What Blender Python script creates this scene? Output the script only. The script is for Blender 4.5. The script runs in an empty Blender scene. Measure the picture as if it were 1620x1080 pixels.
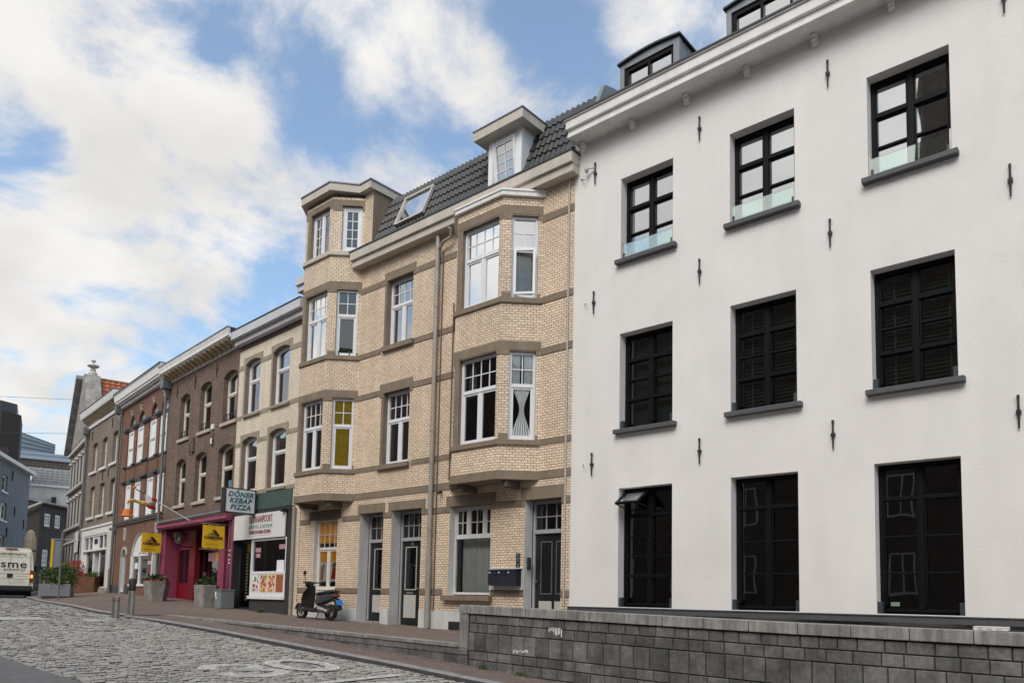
import bpy, math, random
from mathutils import Vector, Matrix
random.seed(11)
SC = bpy.context.scene
COL = SC.collection
R = math.radians
PI = math.pi

# ------------------------------------------------------------------ materials
def _mat(name):
    m = bpy.data.materials.new(name); m.use_nodes = True
    nt = m.node_tree; b = nt.nodes['Principled BSDF']
    return m, nt, b
def N(nt, t, **kw):
    n = nt.nodes.new(t)
    for k, v in kw.items(): setattr(n, k, v)
    return n
def c4(c): return (c[0], c[1], c[2], 1)

def noise_mul(nt, src, dst, coord, scale, amt, detail=5, stretch=None):
    """dst colour input = src * (1 +- amt*noise)"""
    n = N(nt, 'ShaderNodeTexNoise'); n.inputs['Scale'].default_value = scale; n.inputs['Detail'].default_value = detail
    n.inputs['Roughness'].default_value = .6
    if stretch:
        mp = N(nt, 'ShaderNodeMapping'); mp.inputs['Scale'].default_value = stretch
        nt.links.new(coord, mp.inputs['Vector']); coord = mp.outputs['Vector']
    nt.links.new(coord, n.inputs['Vector'])
    mr = N(nt, 'ShaderNodeMapRange'); mr.inputs['From Min'].default_value = .3; mr.inputs['From Max'].default_value = .7
    mr.inputs['To Min'].default_value = 1-amt; mr.inputs['To Max'].default_value = 1+amt
    nt.links.new(n.outputs['Fac'], mr.inputs['Value'])
    mx = N(nt, 'ShaderNodeMix', data_type='RGBA', blend_type='MULTIPLY'); mx.inputs['Factor'].default_value = 1
    if isinstance(src, tuple): mx.inputs['A'].default_value = src
    else: nt.links.new(src, mx.inputs['A'])
    nt.links.new(mr.outputs['Result'], mx.inputs['B'])
    if dst is not None: nt.links.new(mx.outputs['Result'], dst)
    return mx.outputs['Result']

def mat(name, col, rough=.6, metal=0, nz=None, nz2=None, bump=None, spec=.5, stretch=None):
    m, nt, b = _mat(name)
    b.inputs['Roughness'].default_value = rough; b.inputs['Metallic'].default_value = metal
    b.inputs['Specular IOR Level'].default_value = spec
    b.inputs['Base Color'].default_value = c4(col)
    tc = N(nt, 'ShaderNodeTexCoord')
    out = c4(col)
    if nz: out = noise_mul(nt, out, None, tc.outputs['Object'], nz[0], nz[1], stretch=stretch)
    if nz2: out = noise_mul(nt, out, None, tc.outputs['Object'], nz2[0], nz2[1], stretch=(1, 1, .15))
    if not isinstance(out, tuple): nt.links.new(out, b.inputs['Base Color'])
    if bump:
        n = N(nt, 'ShaderNodeTexNoise'); n.inputs['Scale'].default_value = bump[0]; n.inputs['Detail'].default_value = 6
        nt.links.new(tc.outputs['Object'], n.inputs['Vector'])
        bp = N(nt, 'ShaderNodeBump'); bp.inputs['Strength'].default_value = bump[1]; bp.inputs['Distance'].default_value = .02
        nt.links.new(n.outputs['Fac'], bp.inputs['Height']); nt.links.new(bp.outputs['Normal'], b.inputs['Normal'])
    return m

def brick(name, ca, cb, cm, w=.21, h=.0625, ms=.007, rough=.7, stain=.16, offset=.5, bumpd=.012, var=.10, streak=.10):
    m, nt, b = _mat(name)
    uv = N(nt, 'ShaderNodeUVMap'); tc = N(nt, 'ShaderNodeTexCoord')
    br = N(nt, 'ShaderNodeTexBrick'); br.offset = offset
    br.inputs['Scale'].default_value = 1; br.inputs['Brick Width'].default_value = w; br.inputs['Row Height'].default_value = h
    br.inputs['Mortar Size'].default_value = ms; br.inputs['Mortar Smooth'].default_value = .25; br.inputs['Bias'].default_value = -.1
    br.inputs['Color1'].default_value = c4(ca); br.inputs['Color2'].default_value = c4(cb); br.inputs['Mortar'].default_value = c4(cm)
    # slightly wobbly joints
    wn = N(nt, 'ShaderNodeTexNoise'); wn.inputs['Scale'].default_value = 3.0
    nt.links.new(tc.outputs['Object'], wn.inputs['Vector'])
    vm = N(nt, 'ShaderNodeVectorMath', operation='MULTIPLY_ADD'); vm.inputs[1].default_value = (.012, .012, 0)
    nt.links.new(wn.outputs['Color'], vm.inputs[0]); nt.links.new(uv.outputs['UV'], vm.inputs[2])
    nt.links.new(vm.outputs['Vector'], br.inputs['Vector'])
    o = noise_mul(nt, br.outputs['Color'], None, tc.outputs['Object'], 14, var)
    o = noise_mul(nt, o, None, tc.outputs['Object'], .55, stain)
    o = noise_mul(nt, o, None, tc.outputs['Object'], 3.0, streak, stretch=(1, 1, .12))
    nt.links.new(o, b.inputs['Base Color']); b.inputs['Roughness'].default_value = rough
    bp = N(nt, 'ShaderNodeBump'); bp.inputs['Strength'].default_value = .6; bp.inputs['Distance'].default_value = bumpd; bp.invert = True
    nt.links.new(br.outputs['Fac'], bp.inputs['Height']); nt.links.new(bp.outputs['Normal'], b.inputs['Normal'])
    return m

def glass(name, refl=.34, tint=.55, col=(.85, .93, .9)):
    m = bpy.data.materials.new(name); m.use_nodes = True; nt = m.node_tree; nt.nodes.clear()
    o = N(nt, 'ShaderNodeOutputMaterial'); mx = N(nt, 'ShaderNodeMixShader')
    t = N(nt, 'ShaderNodeBsdfTransparent'); t.inputs['Color'].default_value = (tint*col[0], tint*col[1], tint*col[2], 1)
    g = N(nt, 'ShaderNodeBsdfGlossy'); g.inputs['Roughness'].default_value = .015; g.inputs['Color'].default_value = c4((.97, .99, 1))
    lw = N(nt, 'ShaderNodeFresnel'); lw.inputs['IOR'].default_value = 1.45
    ma = N(nt, 'ShaderNodeMath', operation='MULTIPLY_ADD'); ma.inputs[1].default_value = 1-refl; ma.inputs[2].default_value = refl
    nt.links.new(lw.outputs['Fac'], ma.inputs[0]); nt.links.new(ma.outputs['Value'], mx.inputs['Fac'])
    # slight waviness of real panes
    tc = N(nt, 'ShaderNodeTexCoord'); nz = N(nt, 'ShaderNodeTexNoise'); nz.inputs['Scale'].default_value = 1.3; nz.inputs['Detail'].default_value = 1
    bp = N(nt, 'ShaderNodeBump'); bp.inputs['Strength'].default_value = .05; bp.inputs['Distance'].default_value = .05
    nt.links.new(tc.outputs['Object'], nz.inputs['Vector']); nt.links.new(nz.outputs['Fac'], bp.inputs['Height']); nt.links.new(bp.outputs['Normal'], g.inputs['Normal'])
    nt.links.new(t.outputs[0], mx.inputs[1]); nt.links.new(g.outputs[0], mx.inputs[2]); nt.links.new(mx.outputs[0], o.inputs['Surface'])
    return m

M = {}
M['plaster'] = mat('white_plaster', (.73, .70, .675), .85, nz=(.8, .05), nz2=(2.6, .03), bump=(55, .25))
M['soffit'] = mat('painted_cornice_white', (.70, .685, .66), .6, nz=(2.5, .07), nz2=(6, .08))
M['black'] = mat('black_window_paint', (.006, .0065, .008), .5, nz=(5, .2), spec=.12)
M['sillgrey'] = mat('bluestone_sill', (.075, .077, .083), .6, nz=(9, .15))
M['zinc'] = mat('zinc_grey', (.20, .215, .235), .45, .3, nz=(3, .12), nz2=(5, .1))
M['zincdark'] = mat('dark_zinc', (.055, .06, .066), .45, .3, nz=(3, .12))
M['iron'] = mat('black_iron', (.02, .02, .021), .5)
M['beige'] = brick('beige_glazed_brick', (.80, .635, .475), (.66, .515, .37), (.155, .105, .072), .128, .0555, .0058, .5, .09, var=.14, streak=.10)
M['beigelow'] = brick('pale_beige_brick', (.80, .70, .55), (.72, .62, .48), (.23, .175, .125), .128, .0555, .0052, .5, .08, var=.12, streak=.08)
M['trim'] = mat('brown_painted_stone', (.205, .158, .112), .75, nz=(3, .14), nz2=(7, .12), bump=(40, .1))
M['trimpale'] = mat('pale_brown_painted_stone', (.29, .245, .185), .75, nz=(3, .14), nz2=(7, .12), bump=(40, .1))
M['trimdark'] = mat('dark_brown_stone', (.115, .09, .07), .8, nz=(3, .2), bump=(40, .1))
M['greyreveal'] = mat('grey_white_render', (.56, .55, .535), .85, nz=(2, .08), nz2=(5, .12), bump=(50, .1))
M['cornbeige'] = mat('cream_cornice_paint', (.50, .45, .39), .65, nz=(2, .06), nz2=(7, .08))
M['corngrey'] = mat('pale_grey_cornice_paint', (.52, .53, .56), .6, nz=(2, .06))
M['upvc'] = mat('white_window_frame', (.74, .74, .75), .35, nz=(4, .03))
M['cream'] = mat('cream_window_frame', (.66, .62, .54), .5, nz=(4, .05))
M['tile'] = mat('dark_grey_roof_tile', (.032, .031, .029), .4, nz=(1.8, .4), nz2=(8, .35), bump=(30, .2))
M['redtile'] = mat('orange_roof_tile', (.31, .088, .04), .7, nz=(5, .4), bump=(20, .3))
M['brown'] = brick('dark_brown_brick', (.195, .122, .088), (.118, .077, .059), (.135, .118, .10), .2, .0615, .0075, .85, .15, var=.22)
M['brownwin'] = mat('sand_stone_sill', (.43, .37, .31), .8, nz=(6, .1))
M['redbrick'] = brick('red_brown_brick', (.215, .098, .06), (.145, .07, .048), (.14, .11, .085), .2, .06, .007, .85, .2, var=.22)
M['greybrick'] = brick('weathered_grey_brown_brick', (.20, .155, .118), (.135, .10, .08), (.27, .24, .20), .2, .06, .009, .9, .2, var=.3)
M['darkstone'] = mat('dark_grey_stone', (.065, .067, .072), .75, nz=(5, .2))
M['white'] = mat('white_paint', (.74, .73, .71), .5, nz=(3, .04), nz2=(6, .05))
M['whitebrick'] = brick('white_painted_brick', (.66, .62, .57), (.62, .58, .53), (.42, .38, .33), .2, .075, .006, .7, .08)
M['gablestone'] = mat('grey_cement_render', (.25, .235, .22), .9, nz=(2.2, .3), nz2=(4, .25), bump=(12, .5))
M['gablewall'] = brick('pale_weathered_brick', (.33, .285, .24), (.26, .22, .185), (.33, .30, .27), .2, .06, .008, .9, .18, var=.2)
M['palestone'] = mat('pale_stone_trim', (.45, .42, .38), .8, nz=(4, .12))
M['pipe'] = mat('grey_downpipe', (.33, .295, .255), .55, .2, nz=(3, .12))
M['pipegrey'] = mat('zinc_downpipe', (.17, .18, .185), .5, .4, nz=(3, .15))
M['doorgreen'] = mat('black_green_door_paint', (.012, .017, .015), .3)
M['doorpanel'] = mat('cream_door_panel', (.47, .45, .41), .5, nz=(5, .05))
M['room'] = mat('dark_room', (.018, .018, .017), .9)
M['curtain'] = mat('grey_net_curtain', (.72, .76, .76), .9, nz=(4, .08))
M['curtaingreen'] = mat('grey_green_curtain', (.34, .36, .29), .9, nz=(6, .15))
M['ochre'] = mat('ochre_curtain', (.52, .38, .02), .9, nz=(8, .15))
M['orange'] = mat('orange_window_film', (.92, .45, .03), .7, nz=(8, .12))
M['blind'] = mat('dark_green_grey_blind', (.16, .19, .17), .6)
M['blindside'] = mat('green_blind_tape', (.20, .27, .225), .6)
M['magenta'] = mat('magenta_shopfront_paint', (.27, .048, .10), .45, nz=(3, .1))
M['redpaint'] = mat('dark_red_door_paint', (.17, .006, .012), .35, nz=(3, .1))
M['oxblood'] = mat('oxblood_paint', (.05, .006, .010), .35)
M['yellow'] = mat('yellow_banner_cloth', (.72, .43, .008), .75, nz=(5, .05))
M['signwhite'] = mat('white_sign_panel', (.66, .66, .68), .4, nz=(3, .02))
M['signboard'] = mat('off_white_sign_board', (.70, .67, .66), .5, nz=(4, .03))
M['teal'] = mat('teal_sign_lettering', (.015, .12, .15), .5)
M['maroon'] = mat('dark_red_lettering', (.20, .018, .02), .5)
M['green'] = mat('green_lettering', (.06, .24, .08), .5)
M['granite'] = mat('green_granite_panel', (.06, .095, .083), .35, nz=(26, .95))
M['darkframe'] = mat('dark_shop_frame', (.033, .032, .032), .4, nz=(4, .2))
M['blackpaint'] = mat('black_painted_render', (.045, .043, .043), .75, nz=(4, .2))
M['concrete'] = mat('weathered_concrete', (.25, .235, .205), .9, nz=(5, .25), nz2=(8, .2), bump=(25, .4))
M['coping'] = mat('grey_coping_stone', (.25, .24, .225), .85, nz=(2.2, .28), nz2=(15, .38), bump=(30, .3))
M['steel'] = mat('brushed_steel', (.42, .40, .38), .35, .85, nz=(8, .1))
M['bingrey'] = mat('grey_plastic', (.20, .21, .215), .6, nz=(5, .1))
M['rust'] = mat('rusty_corten_steel', (.13, .055, .028), .85, nz=(4, .3))
M['planter'] = mat('grey_planter_metal', (.20, .21, .225), .55, nz=(3, .08))
M['leaf'] = mat('green_leaves', (.055, .11, .022), .6, nz=(3, .5))
M['leafdark'] = mat('dark_green_leaves', (.03, .06, .018), .6, nz=(3, .5))
M['flower'] = mat('red_flowers', (.36, .03, .02), .6, nz=(6, .3))
M['bluehouse'] = mat('blue_grey_render', (.185, .205, .235), .9, nz=(1.2, .12), nz2=(3, .12), bump=(30, .2))
M['darkhouse'] = brick('dark_grey_brown_brick', (.066, .058, .052), (.05, .044, .04), (.058, .052, .047), .22, .07, .008, .9, .18)
M['creamwall'] = mat('cream_wall_render', (.70, .67, .63), .9, nz=(1, .12))
M['greytile'] = mat('silver_grey_roof_tile', (.22, .22, .225), .7, nz=(5, .2), spec=.2)
M['slate'] = mat('dark_slate_roof', (.055, .049, .043), .85, nz=(5, .3), spec=.1)
M['metalroof'] = mat('blue_grey_metal_roof', (.17, .21, .26), .5, .2, nz=(2, .06))
M['towerbrick'] = mat('dark_brown_cladding', (.04, .028, .026), .75, nz=(5, .2))
M['browntile'] = mat('brown_roof_tile', (.20, .10, .065), .8, nz=(8, .3))
M['cloth'] = mat('beige_parasol_cloth', (.72, .57, .40), .9, nz=(8, .15))
M['asphalt'] = mat('grey_asphalt', (.165, .16, .155), .9, nz=(8, .12), nz2=(1, .08), bump=(120, .4))
M['clinker'] = brick('brown_paving_clinker', (.20, .148, .12), (.14, .106, .088), (.075, .065, .056), .20, .068, .006, .9, .12, var=.2)
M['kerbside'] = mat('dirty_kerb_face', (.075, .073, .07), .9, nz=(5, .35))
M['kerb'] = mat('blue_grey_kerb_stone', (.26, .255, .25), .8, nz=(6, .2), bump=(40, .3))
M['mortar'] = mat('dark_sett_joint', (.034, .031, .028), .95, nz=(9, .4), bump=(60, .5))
M['ground'] = mat('ground_grey', (.16, .15, .14), .95, nz=(3, .15))
M['vanpaint'] = mat('cream_white_van_paint', (.82, .77, .66), .28, nz=(2, .03))
M['blackplastic'] = mat('black_plastic', (.018, .018, .019), .5)
M['rubber'] = mat('tyre_rubber', (.015, .015, .015), .85)
M['redlamp'] = mat('red_tail_lamp', (.22, .008, .008), .2)
M['blackgloss'] = mat('black_gloss_paint', (.012, .012, .013), .16)
M['greygloss'] = mat('dark_grey_metallic', (.085, .088, .092), .25, .4)
M['blueplate'] = mat('blue_number_plate', (.03, .22, .62), .4)
M['goldcloth'] = mat('golden_yellow_cloth', (.50, .33, .09), .8)
M['redcloth'] = mat('red_cloth', (.42, .015, .02), .8)
M['whitecloth'] = mat('grey_white_cloth', (.48, .46, .44), .8)
M['orangeshade'] = mat('orange_plastic', (.62, .16, .02), .45)
M['boxwhite'] = mat('white_cardboard', (.70, .68, .65), .8, nz=(20, .05))
M['navy'] = mat('dark_navy_metal', (.022, .024, .034), .35)
M['grey'] = mat('grey_paint', (.33, .33, .34), .6, nz=(4, .08))
M['wornwhite'] = mat('worn_white_road_paint', (.72, .70, .66), .8, nz=(14, .25))
M['paper'] = mat('white_paper', (.78, .78, .80), .8)
M['pinkpaper'] = mat('pink_paper', (.42, .22, .27), .8)
M['bread'] = mat('golden_food', (.72, .46, .22), .8, nz=(26, .5))
M['tomato'] = mat('red_food', (.46, .03, .02), .8, nz=(26, .5))
M['salad'] = mat('green_food', (.09, .19, .03), .8, nz=(26, .5))
M['meat'] = mat('orange_food', (.36, .11, .04), .8, nz=(40, .6))
M['skin'] = mat('tan_print', (.44, .26, .15), .8, nz=(14, .25))
GL = glass('window_glass', .22, .5)
GLHI = glass('sky_reflecting_glass', .42, .35)
GLLO = glass('dark_window_glass', .06, .5, (.8, .95, .88))
GLCLEAR = glass('clear_window_glass', .04, .97, (1, 1, .98))
GLRAIL = glass('glass_balustrade', .22, .86, (.85, 1, .95))
M['amber'] = None
def emit(name, col, s):
    m = bpy.data.materials.new(name); m.use_nodes = True; nt = m.node_tree; b = nt.nodes['Principled BSDF']
    b.inputs['Base Color'].default_value = c4(col); b.inputs['Emission Color'].default_value = c4(col); b.inputs['Emission Strength'].default_value = s
    return m
M['amber'] = emit('lit_amber_indicator', (1, .42, .08), 1.2)

# setts: colour per sett from a stored random attribute (real stone colour variation)
def sett_material():
    m, nt, b = _mat('granite_setts')
    at = N(nt, 'ShaderNodeAttribute'); at.attribute_name = 'sett'
    ra = N(nt, 'ShaderNodeValToRGB'); tc = N(nt, 'ShaderNodeTexCoord')
    e = ra.color_ramp.elements
    e[0].position = 0; e[0].color = (.25, .24, .225, 1); e[1].position = 1; e[1].color = (.47, .435, .40, 1)
    for p, c in ((.3, (.36, .34, .32, 1)), (.55, (.40, .36, .30, 1)), (.8, (.385, .38, .37, 1))):
        q = ra.color_ramp.elements.new(p); q.color = c
    nt.links.new(at.outputs['Fac'], ra.inputs['Fac'])
    o = noise_mul(nt, ra.outputs['Color'], None, tc.outputs['Object'], 22, .16)
    o = noise_mul(nt, o, None, tc.outputs['Object'], .9, .12)
    nt.links.new(o, b.inputs['Base Color']); b.inputs['Roughness'].default_value = .62
    n = N(nt, 'ShaderNodeTexNoise'); n.inputs['Scale'].default_value = 40; n.inputs['Detail'].default_value = 5
    bp = N(nt, 'ShaderNodeBump'); bp.inputs['Strength'].default_value = .35; bp.inputs['Distance'].default_value = .01
    nt.links.new(tc.outputs['Object'], n.inputs['Vector']); nt.links.new(n.outputs['Fac'], bp.inputs['Height']); nt.links.new(bp.outputs['Normal'], b.inputs['Normal'])
    return m
M['sett'] = sett_material()
M['cobbletex'] = brick('cobble_paving', (.33, .31, .29), (.25, .235, .22), (.07, .065, .06), .17, .14, .016, .75, .12, var=.15)
# wall blocks: per-block tone
def block_material():
    m, nt, b = _mat('grey_concrete_blocks')
    at = N(nt, 'ShaderNodeAttribute'); at.attribute_name = 'sett'; tc = N(nt, 'ShaderNodeTexCoord')
    ra = N(nt, 'ShaderNodeValToRGB'); e = ra.color_ramp.elements
    e[0].color = (.085, .083, .079, 1); e[1].color = (.175, .168, .16, 1)
    nt.links.new(at.outputs['Fac'], ra.inputs['Fac'])
    o = noise_mul(nt, ra.outputs['Color'], None, tc.outputs['Object'], 1.3, .42)
    o = noise_mul(nt, o, None, tc.outputs['Object'], 4.5, .32)
    o = noise_mul(nt, o, None, tc.outputs['Object'], 18, .16)
    o = noise_mul(nt, o, None, tc.outputs['Object'], 5, .22, stretch=(1, 1, .2))
    nt.links.new(o, b.inputs['Base Color']); b.inputs['Roughness'].default_value = .85
    n = N(nt, 'ShaderNodeTexNoise'); n.inputs['Scale'].default_value = 45; n.inputs['Detail'].default_value = 6
    bp = N(nt, 'ShaderNodeBump'); bp.inputs['Strength'].default_value = .35; bp.inputs['Distance'].default_value = .012
    nt.links.new(tc.outputs['Object'], n.inputs['Vector']); nt.links.new(n.outputs['Fac'], bp.inputs['Height']); nt.links.new(bp.outputs['Normal'], b.inputs['Normal'])
    return m
M['block'] = block_material()

# ------------------------------------------------------------------ mesh helpers
I4 = Matrix.Identity(4)
class MB:
    def __init__(s, T=None): s.v = []; s.f = []; s.m = []; s.a = []; s.T = T or I4; s.attr = 0.
    def face(s, pts, mi=0):
        n = len(s.v)
        for p in pts: q = s.T @ Vector(p); s.v.append((q.x, q.y, q.z))
        s.f.append(tuple(range(n, n+len(pts)))); s.m.append(mi); s.a.append(s.attr)
    def box(s, x0, x1, y0, y1, z0, z1, mi=0):
        if x0 > x1: x0, x1 = x1, x0
        if y0 > y1: y0, y1 = y1, y0
        if z0 > z1: z0, z1 = z1, z0
        s.face([(x0,y0,z0),(x1,y0,z0),(x1,y0,z1),(x0,y0,z1)], mi); s.face([(x1,y1,z0),(x0,y1,z0),(x0,y1,z1),(x1,y1,z1)], mi)
        s.face([(x0,y1,z0),(x0,y0,z0),(x0,y0,z1),(x0,y1,z1)], mi); s.face([(x1,y0,z0),(x1,y1,z0),(x1,y1,z1),(x1,y0,z1)], mi)
        s.face([(x0,y0,z1),(x1,y0,z1),(x1,y1,z1),(x0,y1,z1)], mi); s.face([(x0,y1,z0),(x1,y1,z0),(x1,y0,z0),(x0,y0,z0)], mi)
    def extr(s, poly, axis, a, b, mi=0):
        """extrude a 2D polygon along axis ('x': poly=(y,z); 'y': poly=(x,z); 'z': poly=(x,y)) from a to b"""
        def P(p, t): return (t, p[0], p[1]) if axis == 'x' else ((p[0], t, p[1]) if axis == 'y' else (p[0], p[1], t))
        A = [P(p, a) for p in poly]; B = [P(p, b) for p in poly]; n = len(poly)
        # orientation
        ar = sum(poly[i][0]*poly[(i+1)%n][1]-poly[(i+1)%n][0]*poly[i][1] for i in range(n))
        flip = (ar < 0) ^ (axis == 'y') ^ (b < a)
        F = [list(reversed(A)), B] + [[A[i], A[(i+1)%n], B[(i+1)%n], B[i]] for i in range(n)]
        for q in F: s.face(list(reversed(q)) if flip else q, mi)
    def tube(s, pts, r, n=8, mi=0, cap=True):
        pts = [Vector(p) for p in pts]; rs = r if isinstance(r, (list, tuple)) else [r]*len(pts)
        rings = []
        for i, p in enumerate(pts):
            d = (pts[min(i+1, len(pts)-1)]-pts[max(i-1, 0)]).normalized()
            u = d.orthogonal().normalized() if i == 0 else (rings_u - d*rings_u.dot(d)).normalized()
            rings_u = u; w = d.cross(u)
            rings.append([p+(u*math.cos(2*PI*k/n)+w*math.sin(2*PI*k/n))*rs[i] for k in range(n)])
        for i in range(len(rings)-1):
            for k in range(n):
                s.face([rings[i][k], rings[i][(k+1)%n], rings[i+1][(k+1)%n], rings[i+1][k]], mi)
        if cap: s.face(list(reversed(rings[0])), mi); s.face(rings[-1], mi)
    def lathe(s, prof, c, n=12, mi=0, axis='z', sc=(1, 1)):
        """prof = [(r,h)...] about axis through c"""
        def P(r, h, a):
            u, w = r*math.cos(a)*sc[0], r*math.sin(a)*sc[1]
            o = (u, w, h) if axis == 'z' else ((h, u, w) if axis == 'x' else (w, h, u))
            return (c[0]+o[0], c[1]+o[1], c[2]+o[2])
        for i in range(len(prof)-1):
            for k in range(n):
                a0, a1 = 2*PI*k/n, 2*PI*(k+1)/n
                q = [P(*prof[i], a0), P(*prof[i], a1), P(*prof[i+1], a1), P(*prof[i+1], a0)]
                if prof[i][0] < 1e-6: q = q[1:]
                elif prof[i+1][0] < 1e-6: q = q[:3]
                s.face(q, mi)
    def build(s, name, mats, parent=None, smooth=False, bevel=0, attr=False, merge=False):
        me = bpy.data.meshes.new(name); me.from_pydata(s.v, [], s.f)
        if not isinstance(mats, (list, tuple)): mats = [mats]
        for m in mats: me.materials.append(m)
        for p, mi in zip(me.polygons, s.m): p.material_index = mi
        uv = me.uv_layers.new(name='UVMap'); vs = me.vertices
        for p in me.polygons:
            n = p.normal
            if abs(n.z) < .35:
                t = Vector((-n.y, n.x, 0)); t = t.normalized() if t.length > 1e-6 else Vector((1, 0, 0))
                for li in p.loop_indices:
                    q = vs[me.loops[li].vertex_index].co; uv.data[li].uv = (q.dot(t), q.z)
            else:
                for li in p.loop_indices:
                    q = vs[me.loops[li].vertex_index].co; uv.data[li].uv = (q.x, q.y)
        if attr:
            at = me.attributes.new('sett', 'FLOAT', 'FACE')
            for i, v in enumerate(s.a): at.data[i].value = v
        o = bpy.data.objects.new(name, me); COL.objects.link(o)
        if parent: o.parent = parent
        if smooth or bevel or merge:
            import bmesh
            bm = bmesh.new(); bm.from_mesh(me); bmesh.ops.remove_doubles(bm, verts=bm.verts, dist=1e-4)
            bm.to_mesh(me); bm.free()
        if smooth:
            for p in me.polygons: p.use_smooth = True
            try: me.set_sharp_from_angle(angle=R(40))
            except Exception: pass
        if bevel:
            b = o.modifiers.new('bevel', 'BEVEL'); b.width = bevel; b.segments = 2; b.limit_method = 'ANGLE'
        return o

def tag(o, label, cat, group=None):
    o['label'] = label; o['category'] = cat
    if group: o['group'] = group
    return o
def struct(o, kind='structure'): o['kind'] = kind; return o
def thing(name, loc, rz, label, cat, group=None):
    o = bpy.data.objects.new(name, None); COL.objects.link(o); o.empty_display_size = .3
    o.location = loc; o.rotation_euler = (0, 0, rz)
    return tag(o, label, cat, group)
def TR(x, y, z=0, rz=0): return Matrix.Translation((x, y, z)) @ Matrix.Rotation(rz, 4, 'Z')

def text(name, body, size, mt, T, parent, ext=.003, shear=0, bold=0, sx=1, align='CENTER', space=1, width=None):
    cu = bpy.data.curves.new(name, 'FONT'); cu.body = body; cu.size = size; cu.extrude = ext; cu.shear = shear
    cu.offset = bold; cu.align_x = align; cu.align_y = 'CENTER'; cu.space_character = space; cu.resolution_u = 3
    o = bpy.data.objects.new(name, cu); COL.objects.link(o)
    bpy.context.view_layer.update()
    dg = bpy.context.evaluated_depsgraph_get()
    me = bpy.data.meshes.new_from_object(o.evaluated_get(dg)); bpy.data.objects.remove(o)
    if width:
        xs = [v.co.x for v in me.vertices]; sx = width/(max(xs)-min(xs))
    me.transform(T @ Matrix.Diagonal((sx, 1, 1, 1))); me.materials.clear(); me.materials.append(mt); me.name = name
    q = bpy.data.objects.new(name, me); COL.objects.link(q)
    if parent: q.parent = parent
    return q
# text lies in local xy, facing +z: stand it up facing -y
UPR = Matrix.Rotation(PI/2, 4, 'X')

def arch_z(x, xc, w, z1, rise):
    """height of a segmental arch of half width w, crown z1"""
    rr = (w*w+rise*rise)/(2*rise); d = max(rr*rr-(x-xc)**2, 0)
    return z1-rr+math.sqrt(d)

def wall(mb, x0, x1, z0, z1, holes, y=0, mi=0, rmi=0, depth=.2):
    """front face of a wall with openings (x0,x1,z0,z1,opts) and their reveals"""
    xs = sorted({x0, x1, *[h[0] for h in holes], *[h[1] for h in holes]})
    zs = sorted({z0, z1, *[h[2] for h in holes], *[h[3] for h in holes]})
    xs = [x for x in xs if x0-1e-6 <= x <= x1+1e-6]; zs = [z for z in zs if z0-1e-6 <= z <= z1+1e-6]
    for i in range(len(xs)-1):
        k = 0
        for j in range(len(zs)-1):
            cx, cz = (xs[i]+xs[i+1])/2, (zs[j]+zs[j+1])/2
            if any(h[0] < cx < h[1] and h[2] < cz < h[3] for h in holes): continue
            mb.face([(xs[i], y, zs[j]), (xs[i+1], y, zs[j]), (xs[i+1], y, zs[j+1]), (xs[i], y, zs[j+1])], mi)
    for h in holes:
        a, b, c, d = h[:4]; o = h[4] if len(h) > 4 else {}
        dp = o.get('d', depth); rm = o.get('rm', rmi); rise = o.get('arch', 0); top = d-rise
        Y = y+dp
        mb.face([(a, y, c), (a, Y, c), (a, Y, top), (a, y, top)][::-1], rm)
        mb.face([(b, y, c), (b, Y, c), (b, Y, top), (b, y, top)], rm)
        mb.face([(a, y, c), (b, y, c), (b, Y, c), (a, Y, c)], o.get('sm', rm))
        if rise:
            n = o.get('n', 8); w = (b-a)/2; xc = (a+b)/2
            X = [a+(b-a)*k/n for k in range(n+1)]; Z = [arch_z(q, xc, w, d, rise) for q in X]
            for k in range(n):
                mb.face([(X[k], y, Z[k]), (X[k+1], y, Z[k+1]), (X[k+1], y, d), (X[k], y, d)], mi)
                mb.face([(X[k], y, Z[k]), (X[k], Y, Z[k]), (X[k+1], Y, Z[k+1]), (X[k+1], y, Z[k+1])], o.get('tm', rm))
        else:
            mb.face([(a, y, d), (a, Y, d), (b, Y, d), (b, y, d)], o.get('tm', rm))

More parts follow.
